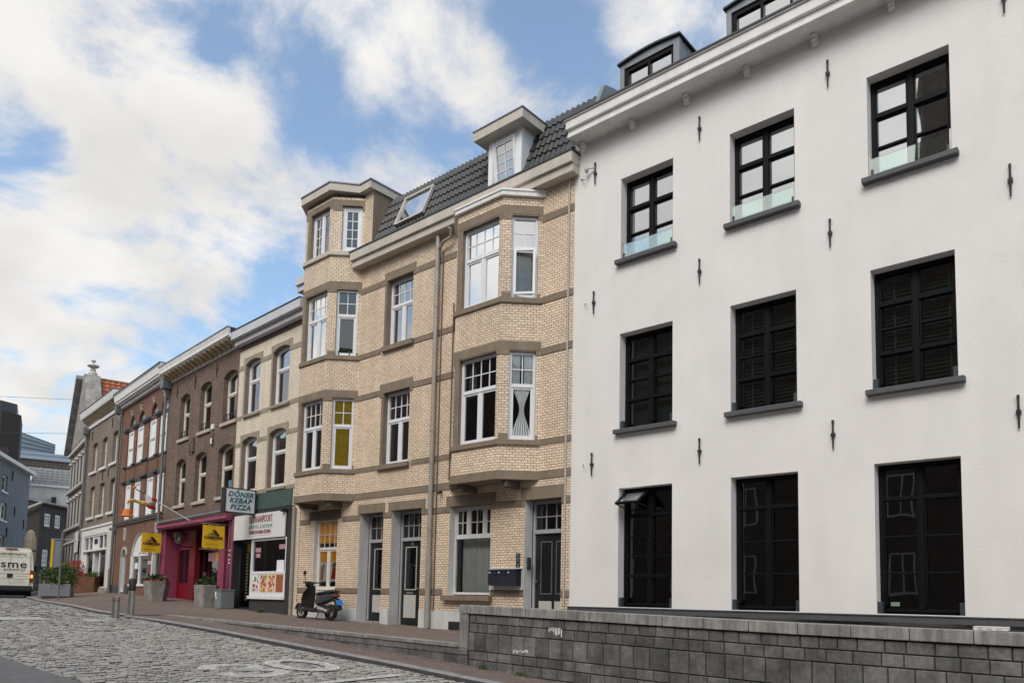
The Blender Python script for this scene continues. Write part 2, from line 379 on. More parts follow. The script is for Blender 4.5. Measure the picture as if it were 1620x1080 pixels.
def window(par, T, x0, x1, z0, z1, y, rows, fm, fw=.055, tw=.06, sw=.042, mw=.02, dp=.07, arch=0, name='window', gl=None, glmap=None):
    """framed window. rows bottom to top: (fraction, [(nx, nz, sash, weight), ...])"""
    mb = MB(T); gp = MB(T)
    top = z1-arch
    bar = lambda a, b, c, d, f=0, q=.0: mb.box(a, b, y-f, y+dp-q, c, d)
    bar(x0, x0+fw, z0, top); bar(x1-fw, x1, z0, top); bar(x0+fw, x1-fw, z0, z0+fw)
    if arch:
        n = 8; w = (x1-x0)/2; xc = (x0+x1)/2
        X = [x0+(x1-x0)*k/n for k in range(n+1)]
        for k in range(n):
            za, zb = arch_z(X[k], xc, w, z1, arch), arch_z(X[k+1], xc, w, z1, arch)
            mb.extr([(X[k], za-fw), (X[k+1], zb-fw), (X[k+1], zb), (X[k], za)], 'y', y, y+dp)
    else: bar(x0+fw, x1-fw, z1-fw, z1)
    zi0, zi1 = z0+fw, (top if arch else z1-fw)
    tot = zi1-zi0-tw*(len(rows)-1); z = zi0
    for ri, (fr, cells) in enumerate(rows):
        h = tot*fr; ws = sum(c[3] if len(c) > 3 else 1 for c in cells)
        avail = (x1-x0-2*fw)-fw*(len(cells)-1); x = x0+fw
        zt = z+h
        ztop = zt if not (arch and ri == len(rows)-1) else zt
        for ci, c in enumerate(cells):
            nx, nz, sash = c[:3]; cw = avail*(c[3] if len(c) > 3 else 1)/ws
            a, b, lo, hi = x, x+cw, z, ztop
            if sash:
                mb.box(a, a+sw, y+.012, y+dp-.012, lo, hi); mb.box(b-sw, b, y+.012, y+dp-.012, lo, hi)
                mb.box(a+sw, b-sw, y+.012, y+dp-.012, lo, lo+sw); mb.box(a+sw, b-sw, y+.012, y+dp-.012, hi-sw, hi)
                a += sw; b -= sw; lo += sw; hi -= sw
            ex = arch if (arch and ri == len(rows)-1) else 0
            for k in range(1, nx): q = a+(b-a)*k/nx; mb.box(q-mw/2, q+mw/2, y+.022, y+dp-.03, lo, hi+ex*.8)
            for k in range(1, nz): q = lo+(hi-lo)*k/nz; mb.box(a, b, y+.026, y+dp-.034, q-mw/2, q+mw/2)
            g = 0 if glmap is None else glmap[ri][ci]
            yy = y+dp*.55
            gp.face([(a-.006, yy, lo-.006), (b+.006, yy, lo-.006), (b+.006, yy, hi+ex+.006), (a-.006, yy, hi+ex+.006)], g)
            x += cw
            if ci < len(cells)-1: bar(x, x+fw, z, ztop+ex*.9); x += fw
        z = zt
        if ri < len(rows)-1: bar(x0+fw, x1-fw, z, z+tw, .008); z += tw
    o = mb.build(name, fm, par)
    gl = gl or GL
    gp.build('pane', gl if isinstance(gl, (list, tuple)) else [gl], o)
    return o

SPLIT = {'string_course', 'eaves_bracket', 'pillar', 'pier', 'pier_cap', 'shop_pane', 'fan_grille', 'wall_anchor', 'wire_clip', 'slit_surround', 'doorstep', 'corbel', 'jamb', 'cable_pipe', 'bracket', 'rail_post', 'rod', 'stone_block', 'notice', 'bell', 'shop_pier', 'shutter_pair', 'base_course', 'side_print', 'sticker', 'orange_film', 'ledge', 'seam', 'fork', 'kick_stand', 'glazing_row', 'surround', 'blind_tape', 'alarm', 'overhead', 'dormer_flank', 'base_flashing', 'plinth'}
def sub(par, name, m, fn, T=None, **kw):
    mb = MB(T); fn(mb)
    if name not in SPLIT: return mb.build(name, m, par, **kw)
    # one object per separate piece
    key = {}; parent_ = list(range(len(mb.f)))
    def find(i):
        while parent_[i] != i: parent_[i] = parent_[parent_[i]]; i = parent_[i]
        return i
    for i, fc in enumerate(mb.f):
        for v in fc:
            k = tuple(round(c, 4) for c in mb.v[v])
            if k in key: parent_[find(i)] = find(key[k])
            else: key[k] = i
    groups = {}
    for i in range(len(mb.f)): groups.setdefault(find(i), []).append(i)
    o = None
    for g in groups.values():
        q = MB()
        for i in g: q.attr = mb.a[i]; q.face([mb.v[v] for v in mb.f[i]], mb.m[i])
        o = q.build(name, m, par, **kw)
    return o
def curtain(par, T, x0, x1, z0, z1, y, m, waves=6, amp=.03, name='curtain', tie=None, tie_w=.25, side=0):
    mb = MB(T); nx, nz = waves*6, 14 if tie else 1
    def P(i, j):
        u = i/nx; z = z0+(z1-z0)*j/nz; x = x0+(x1-x0)*u
        if tie:
            k = math.exp(-((z-tie)/((z1-z0)*.30))**2)
            c = x0+(x1-x0)*(.5+side); x = c+(x-c)*(1-k*(1-tie_w))
        return (x, y+amp*math.sin(u*waves*2*PI), z)
    for i in range(nx):
        for j in range(nz): mb.face([P(i, j), P(i+1, j), P(i+1, j+1), P(i, j+1)])
    return mb.build(name, m, par, smooth=True)

def tiles(mb, P0, ux, us, nx, nr, tw, rl, amp=.03, step=.028, nn=None, ns=6, mi=0):
    """roof of profiled tiles: P0 lower left, ux unit along eaves, us unit up the slope, nn normal"""
    P0, ux, us = Vector(P0), Vector(ux).normalized(), Vector(us).normalized(); nn = ux.cross(us).normalized() if nn is None else Vector(nn)
    prof = [(0, 0), (.16, .9), (.32, 1), (.46, .55), (.6, .1), (.85, 0), (1, 0)]
    for r in range(nr):
        a, b = r*rl, (r+1)*rl+.02
        lift = random.uniform(-.002, .002)
        for k in range(nx):
            j = random.uniform(-.003, .003)
            for q in range(len(prof)-1):
                (u0, h0), (u1, h1) = prof[q], prof[q+1]
                A = P0+ux*((k+u0)*tw)+us*a+nn*(h0*amp+step+lift+j); B = P0+ux*((k+u1)*tw)+us*a+nn*(h1*amp+step+lift+j)
                C = P0+ux*((k+u1)*tw)+us*b+nn*(h1*amp+lift+j); D = P0+ux*((k+u0)*tw)+us*b+nn*(h0*amp+lift+j)
                mb.face([A, B, C, D], mi)
                A0 = P0+ux*((k+u0)*tw)+us*a; B0 = P0+ux*((k+u1)*tw)+us*a
                mb.face([A0, B0, B, A], mi)

def roundbox(mb, x0, x1, y0, y1, z0, z1, mi=0): mb.box(x0, x1, y0, y1, z0, z1, mi)

def interp(x, X, Y):
    if x <= X[0]: return Y[0]
    for i in range(len(X)-1):
        if x <= X[i+1]: return Y[i]+(Y[i+1]-Y[i])*(x-X[i])/(X[i+1]-X[i])
    return Y[-1]
# heights are metres relative to the photographer's eye
def road_z(x): return interp(x, [-140,-80,-45,-32,-26,-19.8,-14.85,-11.34,-9.43,-7.94,0,20], [-.35,-.35,-.42,-.45,-.52,-.64,-.86,-1.04,-1.13,-1.22,-1.65,-2.7])
def fac_y(x): return interp(x, [-90,-70,-49.2,-42.72,-35.92,-29.14,-22.74,-18.45,-9,20], [15,9,4.1,2.71,1.77,.86,.24,0,0,0])
def kerb_y(x): return interp(x, [-90,-70,-55,-45,-38.5,-32,-26,-22,-20,20], [14,8,4,1,-.6,-2.3,-3.2,-3.9,-4,-4])
def up_z(x): return interp(x, [-60,-43,-36,-29,-25,-22.7,-18.6,-16,-13.4,-9,-3], [-.0,-.0,-.05,-.20,-.36,-.46,-.57,-.63,-.70,-.73,-.75])
def low_z(x): return road_z(x)+.07*min(1, max(0, (-x-20)/-4+.4))
def walltop_z(x): return interp(x, [-20, -9], [-.592, -.76])
def ground_z(x, y):
    fy, ky = fac_y(x), kerb_y(x)
    if y < ky: return road_z(x)
    if x > -20 and y < -3: return low_z(x)
    k2 = -3 if x > -20 else ky
    top = walltop_z(x) if x > -20 else road_z(x)+.03+.03*min(1, (-20-x)/4)
    t = min(1, max(0, (y-k2)/(fy-k2))); return top+(up_z(x)-top)*t

# ================================================================== WHITE HOUSE
WH = thing('white_house', (0, 0, 0), 0, 'large white plastered house with black framed windows behind the stone parapet', 'house')
WX0, WX1 = -8.98, 2.0
cols = [(-7.85, -6.71), (-5.59, -4.45), (-3.31, -2.17)]
holes = []
for a, b in cols:
    holes += [(a, b, 6.60, 8.27, {'rm': 0, 'tm': 0, 'sm': 1}), (a, b, 3.26, 5.145, {'rm': 0, 'sm': 1}), (a, b, -.095, 2.14, {'rm': 0, 'sm': 1})]
mb = MB(); wall(mb, WX0, WX1, -.12, 9.42, holes, 0, 0, 0, .22)
mb.box(WX0, WX1, .42, 9, -.3, -.12); mb.face([(WX1, 0, -.3), (WX1, 9, -.3), (WX1, 9, 9.4), (WX1, 0, 9.4)]); mb.face([(WX0, 9, -.3), (WX0, 0, -.3), (WX0, 0, 9.4), (WX0, 9, 9.4)])
mb.face([(WX1, 9, -.3), (WX0, 9, -.3), (WX0, 9, 9.4), (WX1, 9, 9.4)])
mb.build('wall', [M['plaster'], M['sillgrey']], WH)
sub(WH, 'interior', M['room'], lambda m: (m.face([(WX0+.1, 1.3, -.3), (WX1-.1, 1.3, -.3), (WX1-.1, 1.3, 9.3), (WX0+.1, 1.3, 9.3)]), m.face([(WX0+.1, .24, 5.8), (WX1-.1, .24, 5.8), (WX1-.1, 1.3, 5.8), (WX0+.1, 1.3, 5.8)]), m.face([(WX0+.1, .24, 2.6), (WX1-.1, .24, 2.6), (WX1-.1, 1.3, 2.6), (WX0+.1, 1.3, 2.6)])))
for i, (a, b) in enumerate(cols):
    cx = (a+b)/2
    # top row: 2 over (2 with a muntin)
    for lev, (z0, z1) in enumerate(((6.63, 8.27), (3.29, 5.145), (-.07, 2.14))):
        y = .2
        f = MB()
        fw = .062
        f.box(a, a+fw, y, y+.09, z0, z1); f.box(b-fw, b, y, y+.09, z0, z1); f.box(a+fw, b-fw, y, y+.09, z0, z0+fw*.8); f.box(a+fw, b-fw, y, y+.09, z1-fw*1.1, z1)
        f.box(cx-.043, cx+.043, y-.005, y+.085, z0+fw*.8, z1-fw*1.1)
        if lev == 0: bars = [(7.70, .075, 1), (7.18, .04, 0)]
        elif lev == 1: bars = [(4.64, .075, 1), (4.25, .04, 0), (3.865, .065, 1)]
        elif i == 0: bars = [(1.63, .06, 1), (1.21, .02, 0), (.86, .02, 0), (.49, .055, 1)]
        else: bars = [(1.62, .06, 1), (1.05, .028, 0), (.51, .028, 0)]
        for (z, w, big) in bars:
            for (u, v) in ((a+fw, cx-.043), (cx+.043, b-fw)):
                f.box(u, v, y-(.012 if big else -.012), y+(.08 if big else .07), z-w/2, z+w/2)
        # sash stiles inside the frame
        zb = [z0+fw*.8]+sorted(z for z, w, g in bars if g)+[z1-fw*1.1]
        for k in range(len(zb)-1):
            for (u, v) in ((a+fw, cx-.043), (cx+.043, b-fw)):
                f.box(u, u+.026, y+.014, y+.075, zb[k]+.045, zb[k+1]-.045); f.box(v-.026, v, y+.014, y+.075, zb[k]+.045, zb[k+1]-.045)
        w = f.build('window', M['black'], WH, bevel=.006)
        g = [GLHI, GLLO, glass('ground_floor_glass', .075, .45, (.8, .95, .88)) if i == 0 else bpy.data.materials['ground_floor_glass']][lev]
        sub(w, 'pane', g, lambda m: (m.face([(a+fw, y+.055, z0+.05), (cx-.05, y+.055, z0+.05), (cx-.05, y+.055, z1-.07), (a+fw, y+.055, z1-.07)]), m.face([(cx+.05, y+.055, z0+.05), (b-fw, y+.055, z0+.05), (b-fw, y+.055, z1-.07), (cx+.05, y+.055, z1-.07)])))
        if lev < 2:
            s = MB(); s.box(a-.075, b+.095, -.115, .20, z0-.115, z0-.032); s.build('sill', M['sillgrey'], w, bevel=.008)
        # small grey corner brackets at the jambs
        h = .15 if lev else .13
        sub(w, 'bracket', M['zincdark'], lambda m: (m.box(a+.003, a+.07, .03, .12, z0-.03, z0+h), m.box(b-.07, b-.003, .03, .12, z0-.03, z0+h)), bevel=.004)
        if lev == 0:
            sub(w, 'glass_rail', GLRAIL, lambda m: m.box(a+.03, b-.03, .035, .047, 6.655, 6.935))
            sub(w, 'rail_post', M['steel'], lambda m: (m.box(a+.006, a+.03, .02, .06, 6.6, 6.98), m.box(b-.03, b-.006, .02, .06, 6.6, 6.98)))
            sub(w, 'roller_blind', M['curtain'], lambda m: m.box(a+.05, b-(.05 if i < 2 else .42), .34, .345, 6.5, 8.2))
        if lev == 1 and i > 0 or lev == 1:
            def slats(m):
                z = 3.3
                while z < 5.05:
                    for (u, v) in ((a+.09, cx-.065), (cx+.065, b-.09)):
                        m.face([(u, .36, z), (v, .36, z), (v, .405, z+.05), (u, .405, z+.05)])
                    z += .062
            if i > 0:
                bl = sub(w, 'blind', M['blind'], slats)
                sub(w, 'blind_tape', M['blindside'], lambda m: [m.box(q, q+.03, .352, .356, 3.32, 5.04) for q in (a+.23, b-.16)])
            else:
                sub(w, 'blind', M['blind'], lambda m: m.box(a+.1, b-.1, .4, .41, 3.3, 5.1))
        if lev == 2 and i == 0:
            hs = Vector((0, -.40, -.27)).normalized(); hn = Vector((0, -.27, .40)).normalized()
            o_ = Vector((-7.785, .19, 2.07)); TH_ = Matrix(((1, hs.x, hn.x, o_.x), (0, hs.y, hn.y, o_.y), (0, hs.z, hn.z, o_.z), (0, 0, 0, 1)))
            ow = sub(WH, 'open_window_sash', M['black'], lambda m: (m.box(0, .05, 0, .48, 0, .04), m.box(.45, .50, 0, .48, 0, .04), m.box(.05, .45, 0, .05, 0, .04), m.box(.05, .45, .43, .48, 0, .04)), TH_)
            sub(ow, 'pane', GLHI, lambda m: m.face([(.05, .05, .025), (.45, .05, .025), (.45, .43, .025), (.05, .43, .025)]), TH_)
            sub(ow, 'stay', M['iron'], lambda m: (m.tube([(-7.77, .19, 1.75), (-7.77, -.18, 1.81)], .012, 5), m.tube([(-7.30, .19, 1.75), (-7.30, -.18, 1.81)], .012, 5)))
            sub(ow, 'dark_backing', M['room'], lambda m: m.face([(.05, .05, .008), (.45, .05, .008), (.45, .43, .008), (.05, .43, .008)]), TH_)
        if lev == 2 and i == 2:
            sub(w, 'sticker', M['blindside'], lambda m: m.box(a+.13, a+.25, y+.048, y+.052, 0.02, .08))
# cornice
def corn(m):
    m.box(-8.93, WX1+.1, -.42, .12, 9.51, 9.69); m.box(-8.915, WX1+.1, -.36, .12, 9.395, 9.509); m.box(-8.90, WX1+.1, -.40, .10, 9.33, 9.394)
    m.box(-8.95, WX1+.12, -.455, -.33, 9.69, 9.715)
sub(WH, 'cornice', M['soffit'], corn, bevel=.012)
sub(WH, 'gutter_edge', M['zincdark'], lambda m: m.box(-8.96, WX1+.12, -.47, .15, 9.716, 9.75))
for k in range(7):
    cx = -8.73+1.163*k
    def cb(m): m.extr([(-.001, 9.329), (-.145, 9.329), (-.15, 9.28), (-.115, 9.265), (-.12, 9.215), (-.075, 9.20), (-.08, 9.165), (-.001, 9.15)], 'x', cx-.043, cx+.043)
    sub(WH, 'corbel', M['soffit'], cb, bevel=.006)
def anchor(x, z0, z1):
    m = MB(); zc = (z0+z1)/2
    m.tube([(x, -.03, z0), (x, -.035, zc), (x, -.03, z1)], [.012, .02, .012], 6); m.box(x-.03, x+.03, -.05, .01, zc-.025, zc+.025); m.box(x-.017, x+.017, -.045, -.02, z1-.05, z1+.005)
    m.build('wall_anchor', M['iron'], WH)
for x in (-8.46, -6.16, -3.89, -1.47):
    for a, b in ((8.37, 8.82), (5.68, 6.14), (2.43, 2.88)): anchor(x, a, b)
sub(WH, 'base_flashing', M['sillgrey'], lambda m: (m.box(WX0+.05, WX1, -.13, .0-.001, -.215, -.125), m.box(WX0+.05, WX1, -.145, -.001, -.124, -.108)))
sub(WH, 'wire_clip', M['iron'], lambda m: (m.tube([(-8.83, -.005, 8.62), (-8.66, -.1, 8.5)], .008, 5), m.tube([(-8.70, -.005, 5.95), (-8.60, -.08, 5.9)], .007, 5), m.tube([(-8.68, -.005, 2.66), (-8.62, -.08, 2.66)], .008, 5)))
sub(WH, 'wall_lamp', M['grey'], lambda m: (m.tube([(-8.47, -.03, 8.72), (-8.6, -.09, 8.72)], .012, 6), m.lathe([(0, .05), (.03, .045), (.045, 0), (.03, -.045), (0, -.05)], (-8.62, -.1, 8.69), 8)))
# roof and dormers
def wroof(m):
    k = .72
    m.face([(WX0, -.2, 9.64), (WX1, -.2, 9.64), (WX1, 4.5, 9.64+4.7*k), (WX0, 4.5, 9.64+4.7*k)]); m.face([(WX1, 9, 9.64), (WX0, 9, 9.64), (WX0, 4.5, 9.64+4.7*k), (WX1, 4.5, 9.64+4.7*k)])
    for x in (WX0, WX1): m.face([(x, -.2, 9.64), (x, 9, 9.64), (x, 4.5, 9.64+4.7*k)])
sub(WH, 'roof', M['slate'], wroof)
for (xa, xb) in ((-8.10, -6.75), (-5.79, -4.43), (-3.5, -2.15)):
    def dm(m):
        y0, y1 = .30, 2.2; zt = 10.90; n = 8
        prof = [(xa-.0+(xb-xa)*k/n, zt+.065*math.sin(PI*k/n)) for k in range(n+1)]
        # face frame (posts, lintel), cheeks, curved roof slab
        m.box(xa, xa+.10, y0, y0+.1, 9.9, zt-.001); m.box(xb-.13, xb, y0, y0+.1, 9.9, zt-.001)
        poly = [(xa+.10, 10.80)]+[(xa+.10+(xb-xa-.23)*k/n, zt+.065*math.sin(PI*(.08+.84*k/n))-.01) for k in range(n+1)]+[(xb-.13, 10.80)]
        m.extr(poly, 'y', y0+.002, y0+.1)
        m.box(xa+.02, xa+.04, y0+.1, y1, 9.9, zt-.02); m.box(xb-.04, xb-.012, y0+.1, y1, 9.9, zt-.02)
        m.box(xb-.06, xb-.005, y0+.35, y0+.4, 9.9, zt-.03)
        P = [(xa-.04+(xb-xa+.08)*k/n, zt+.065*math.sin(PI*k/n)) for k in range(n+1)]
        for k in range(n): m.extr([P[k], P[k+1], (P[k+1][0], P[k+1][1]+.035), (P[k][0], P[k][1]+.035)], 'y', y0-.06, y1+.1, 1)
    d = sub(WH, 'dormer', [M['zinc'], M['zincdark']], dm)
    def df(m):
        a, b, z0, z1, y = xa+.101, xb-.131, 10.2, 10.799, .33
        m.box(a, a+.09, y, y+.08, z0, z1); m.box(b-.06, b, y, y+.08, z0, z1); m.box(a+.09, b-.06, y, y+.08, z1-.09, z1); m.box(a+.09, b-.06, y, y+.08, z0, z0+.10)
        m.box((a+b)/2-.03, (a+b)/2+.03, y, y+.08, z0+.10, z1-.09)
    w = sub(WH, 'window', M['black'], df, bevel=.005)
    sub(w, 'pane', GLHI, lambda m: m.face([(xa+.15, .38, 10.25), (xb-.17, .38, 10.25), (xb-.17, .38, 10.75), (xa+.15, .38, 10.75)]))
    sub(w, 'interior', M['room'], lambda m: m.box(xa+.05, xb-.05, .9, .95, 9.9, 10.85))
sub(WH, 'verge_upstand', M['zinc'], lambda m: (m.extr([(.12, 9.65), (.76, 11.08), (.86, 11.13), (1.5, 11.30), (2.6, 11.55), (2.6, 9.65)], 'x', -8.9, -8.80)), bevel=.008)

# ================================================================== PARAPET AND TERRACE
PW = thing('parapet_wall', (-8.99, -3, -1.1), 0, 'long grey block wall with coping in front of the white house', 'wall')
Tp = Matrix.Translation((8.99, 3, 1.1))
rows_h = [.145, .15, .30, .145, .16, .30, .15, .3, .15, .3]
def copz(x): return interp(x, [-8.99, -6.0, -3.4, 2.5], [-.105, -.16, -.205, -.25])
def blocks(m):
    z_off = 0
    for r, h in enumerate(rows_h):
        x = -8.79+random.uniform(0, .05); first = True
        while x < 2.5:
            L = {0: .24, 1: .26, 2: .25, 3: .26}.get(r, .27)*random.uniform(.82, 1.2)
            if first: L *= random.uniform(.35, .6); first = False
            zt = lambda q: copz(q)-.145-z_off
            a, b = x+.005, min(x+L, 2.5)-.005
            if zt(a) < low_z(a)-.15: x += L; continue
            m.attr = max(0, min(1, random.gauss(.5, .27))); e = random.uniform(0, .008); g = .010
            ta, tb = zt(a)-.006, zt(b)-.006; ba, bb = zt(a)-h+.006, zt(b)-h+.006
            y0, y1, c = -3.0-e, -2.8, .007
            F = [(a+c, y0, ba+c), (b-c, y0, bb+c), (b-c, y0, tb-c), (a+c, y0, ta-c)]; B = [(a, y0+.012, ba), (b, y0+.012, bb), (b, y0+.012, tb), (a, y0+.012, ta)]
            m.face(F)
            for k in range(4): m.face([B[k], B[(k+1) % 4], F[(k+1) % 4], F[k]])
            D = [(p[0], y1, p[2]) for p in B]
            for k in range(4): m.face([D[k], D[(k+1) % 4], B[(k+1) % 4], B[k]])
            x += L
        z_off += h
m = MB(Tp); blocks(m); m.build('block', M['block'], PW, attr=True)
def core(m):
    for i in range(12):
        a, b = -8.79+i*.95, -8.79+(i+1)*.95
        m.face([(a, -2.988, -3.2), (b, -2.988, -3.2), (b, -2.988, copz(b)-.15), (a, -2.988, copz(a)-.15)])
    m.face([(2.6, -2.75, -.2), (-8.9, -2.75, -.2), (-8.9, -2.75, -3), (2.6, -2.75, -3)])
sub(PW, 'mortar', M['mortar'], core, Tp)
x = -8.995; k = 0
for L in (.26, .585, .60, .61, .585, .60, .60, .60, .60, .60, .60, .60, .60, .60, .60, .60, .60, .60, .6):
    def cp(m):
        a, b = x+.004, x+L-.004
        za, zb = copz(a), copz(b)
        m.extr([(a, za-.137), (b, zb-.137), (b, zb), (a, za)], 'y', -3.035, -2.70)
    sub(PW, 'coping_stone', M['coping'], cp, Tp, bevel=.008); x += L
rl = random.Random(3)
def lime(m):
    for (xa, xb, zt, h) in ((-7.10, -6.84, -.41, .13), (-7.80, -7.50, -.79, .05)):
        n = 9
        for k in range(n):
            a, b = xa+(xb-xa)*k/n, xa+(xb-xa)*(k+rl.uniform(.5, .95))/n; t = zt+rl.uniform(-.015, .01)+(.02*k/n if h < .1 else 0); m.box(a, b, -3.0135, -3.0125, t-h*rl.uniform(.25, 1), t)
sub(PW, 'lime_streak', M['wornwhite'], lime, Tp)
sub(PW, 'end_post', M['coping'], lambda m: m.box(-9.0, -8.80, -3.02, -2.72, -.86, copz(-8.9)-.142), Tp, bevel=.008)
def terr(m):
    m.face([(-8.9, -2.72, -.38), (2.5, -2.72, -.38), (2.5, .0, -.30), (-8.9, 0, -.30)])
    m.face([(-8.9, -2.72, -1.2), (-8.9, -2.72, -.38), (-8.9, 0, -.30), (-8.9, 0, -1.2)])
struct(sub(None, 'terrace', M['clinker'], terr))
# low retaining wall of the raised pavement
LW = thing('low_wall', (-9, -3, -1.1), 0, 'low stone retaining wall stepping down beside the raised brick pavement', 'wall')
Tl = Matrix.Translation((9, 3, 1.1))
def lwblocks(m):
    for r in range(3):
        x = -20.2+random.uniform(0, .2)
        while x < -8.81:
            L = (.62 if r == 0 else .30)*random.uniform(.85, 1.1); a, b = x+.004, min(x+L, -8.805)-.004
            h0 = 0 if r == 0 else .115+(r-1)*.2
            h1 = .115 if r == 0 else h0+.2
            ta, tb = walltop_z(a)-.05-h0, walltop_z(b)-.05-h0
            ba, bb = max(walltop_z(a)-.05-h1, low_z(a)-.12), max(walltop_z(b)-.05-h1, low_z(b)-.12)
            if tb-bb > .01 and ta-ba > -.05 and b-a > .02 and tb > low_z(b)-.06:
                m.attr = min(1, max(0, random.gauss(.85 if r == 0 else .62, .16)))
                m.extr([(a, min(ba, ta-.005)+.004), (b, bb+.004), (b, tb-.002), (a, ta-.002)], 'y', -3.0-(0.012 if r == 0 else 0), -2.85)
            x += L
m = MB(Tl); lwblocks(m); m.build('block', M['block'], LW, attr=True)
def lwc(m):
    for i in range(23):
        a = -20.2+i*.4957; b = a+.4957-.003
        m.extr([(a, walltop_z(a)-.05), (b, walltop_z(b)-.05), (b, walltop_z(b)+.005), (a, walltop_z(a)+.005)], 'y', -3.03, -2.76)
sub(LW, 'coping', M['coping'], lwc, Tl)
sub(LW, 'mortar', M['mortar'], lambda m: [m.extr([(-20+i, low_z(-20+i)-.15), (-19+i-(.2 if i > 9 else 0), low_z(-19+i)-.15), (-19+i-(.2 if i > 9 else 0), walltop_z(-19+i)-.052), (-20+i, walltop_z(-20+i)-.052)], 'y', -2.99, -2.86) for i in range(11)], Tl)
# pizza box on the coping
PB = thing('cardboard_box', (-1.42, -2.87, copz(-1.4)+.004), R(4), 'flat white cardboard box lying on the wall coping', 'box')
sub(PB, 'carton', M['boxwhite'], lambda m: m.box(-.15, .15, -.13, .13, 0, .034), bevel=.004)
sub(PB, 'lid', M['boxwhite'], lambda m: m.box(-.153, .153, -.133, .133, .0345, .041), bevel=.002)
sub(PB, 'side_print', M['grey'], lambda m: [m.box(-.11+.08*k, -.065+.08*k, -.1315, -.1302, .012, .022) for k in range(3)])
# ================================================================== BEIGE HOUSE
BH = thing('beige_brick_house', (0, 0, 0), 0, 'tall beige brick house with two bay windows and dark tiled mansard roof', 'house')
BX0, BX1 = -18.45, -8.985
GZ = -.9
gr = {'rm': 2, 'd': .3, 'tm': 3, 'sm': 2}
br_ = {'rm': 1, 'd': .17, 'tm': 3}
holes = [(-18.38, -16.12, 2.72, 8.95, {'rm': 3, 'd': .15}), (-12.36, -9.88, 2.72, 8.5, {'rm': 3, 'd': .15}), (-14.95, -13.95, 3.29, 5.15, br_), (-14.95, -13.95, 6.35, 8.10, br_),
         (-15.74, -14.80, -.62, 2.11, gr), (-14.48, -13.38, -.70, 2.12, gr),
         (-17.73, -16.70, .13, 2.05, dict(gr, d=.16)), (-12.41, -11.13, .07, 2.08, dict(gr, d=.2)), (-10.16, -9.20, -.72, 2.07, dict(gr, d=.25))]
mb = MB()
# the bays leave gaps in the wall above the ground floor; wall runs behind them
wall(mb, BX0, -18.42, GZ, 9.0, [])
wall(mb, -18.42, BX1, GZ, 9.0, holes)
mb.face([(BX0, 9, GZ), (BX0, 0, GZ), (BX0, 0, 9.4), (BX0, 9, 9.4)]); mb.face([(BX1, 0, GZ), (BX1, 9, GZ), (BX1, 9, 9.4), (BX1, 0, 9.4)]); mb.face([(BX1, 9, GZ), (BX0, 9, GZ), (BX0, 9, 9.4), (BX1, 9, 9.4)])
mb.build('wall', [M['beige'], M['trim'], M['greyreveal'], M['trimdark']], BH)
sub(BH, 'interior', M['room'], lambda m: m.face([(BX0+.1, 1.1, GZ), (BX1-.1, 1.1, GZ), (BX1-.1, 1.1, 8.9), (BX0+.1, 1.1, 8.9)]))
# plinth (painted), door steps
def plinth(m):
    t = lambda x: up_z(x)+.38
    for a, b in ((BX0, -15.745), (-14.795, -14.485), (-13.375, -10.165), (-9.195, BX1-.005)):
        m.extr([(a, GZ), (b, GZ), (b, -.30), (a, -.28)], 'y', -.022, -.001)
sub(BH, 'plinth', M['greyreveal'], plinth, bevel=.006)
sub(BH, 'doorstep', M['coping'], lambda m: (m.box(-15.76, -14.78, -.10, .28, -.9, -.615), m.box(-14.5, -13.36, -.10, .28, -.9, -.695)), bevel=.008)
# string courses
def bands(m):
    P = -.016
    def run(z0, z1, spans):
        for a, b in spans: m.box(a, b, P, -.001, z0, z1)
    run(2.49, 2.66, [(BX0, -18.47+.05), (-16.05, -12.42), (-9.82, BX1)])
    run(1.96, 2.09, [(BX0, -17.95), (-16.5, -15.84), (-14.74, -14.61), (-13.25, -12.55), (-10.98, -10.28), (-9.12, BX1)])
    run(.075, .205, [(BX0, -17.735), (-16.695, -15.745), (-14.795, -14.485), (-13.375, -12.6), (-11.1, -10.165), (-9.195, BX1)])
    run(5.12, 5.26, [(-16.05, -15.115), (-13.845, -12.42), (-9.82, BX1)])
    run(3.20, 3.32, [(-16.05, -15.13), (-13.83, -12.42), (-9.82, BX1)])
    run(8.02, 8.17, [(-16.05, -15.065), (-13.855, -12.42), (-9.82, BX1)])
    run(6.23, 6.36, [(-16.05, -15.13), (-13.83, -12.42), (-9.82, BX1)])
sub(BH, 'string_course', M['trim'], bands)
# lintels
def lint(x0, x1, z0, z1, a, b, ear=.08):
    def f(m):
        m.box(x0, x1, -.02, -.001, z0, z1)
        if ear: m.box(x0, a-.002, -.019, -.001, z0-ear, z0-.001); m.box(b+.002, x1, -.019, -.001, z0-ear, z0-.001)
    return f
for a in ((-15.06, -13.86, 8.11, 8.33, -14.95, -13.95, .1), (-15.11, -13.85, 5.155, 5.40, -14.95, -13.95, .1), (-15.82, -14.75, 2.115, 2.35, -15.74, -14.80, .16), (-14.60, -13.26, 2.125, 2.34, -14.48, -13.38, .16),
          (-12.54, -11.0, 2.085, 2.32, -12.41, -11.13, .13), (-10.27, -9.13, 2.075, 2.345, -10.16, -9.20, .13)):
    sub(BH, 'lintel', M['trim'], lint(*a), bevel=.005)
sub(BH, 'lintel', M['trimdark'], lambda m: m.box(-18.0, -16.55, -.02, -.001, 2.055, 2.30), bevel=.005)
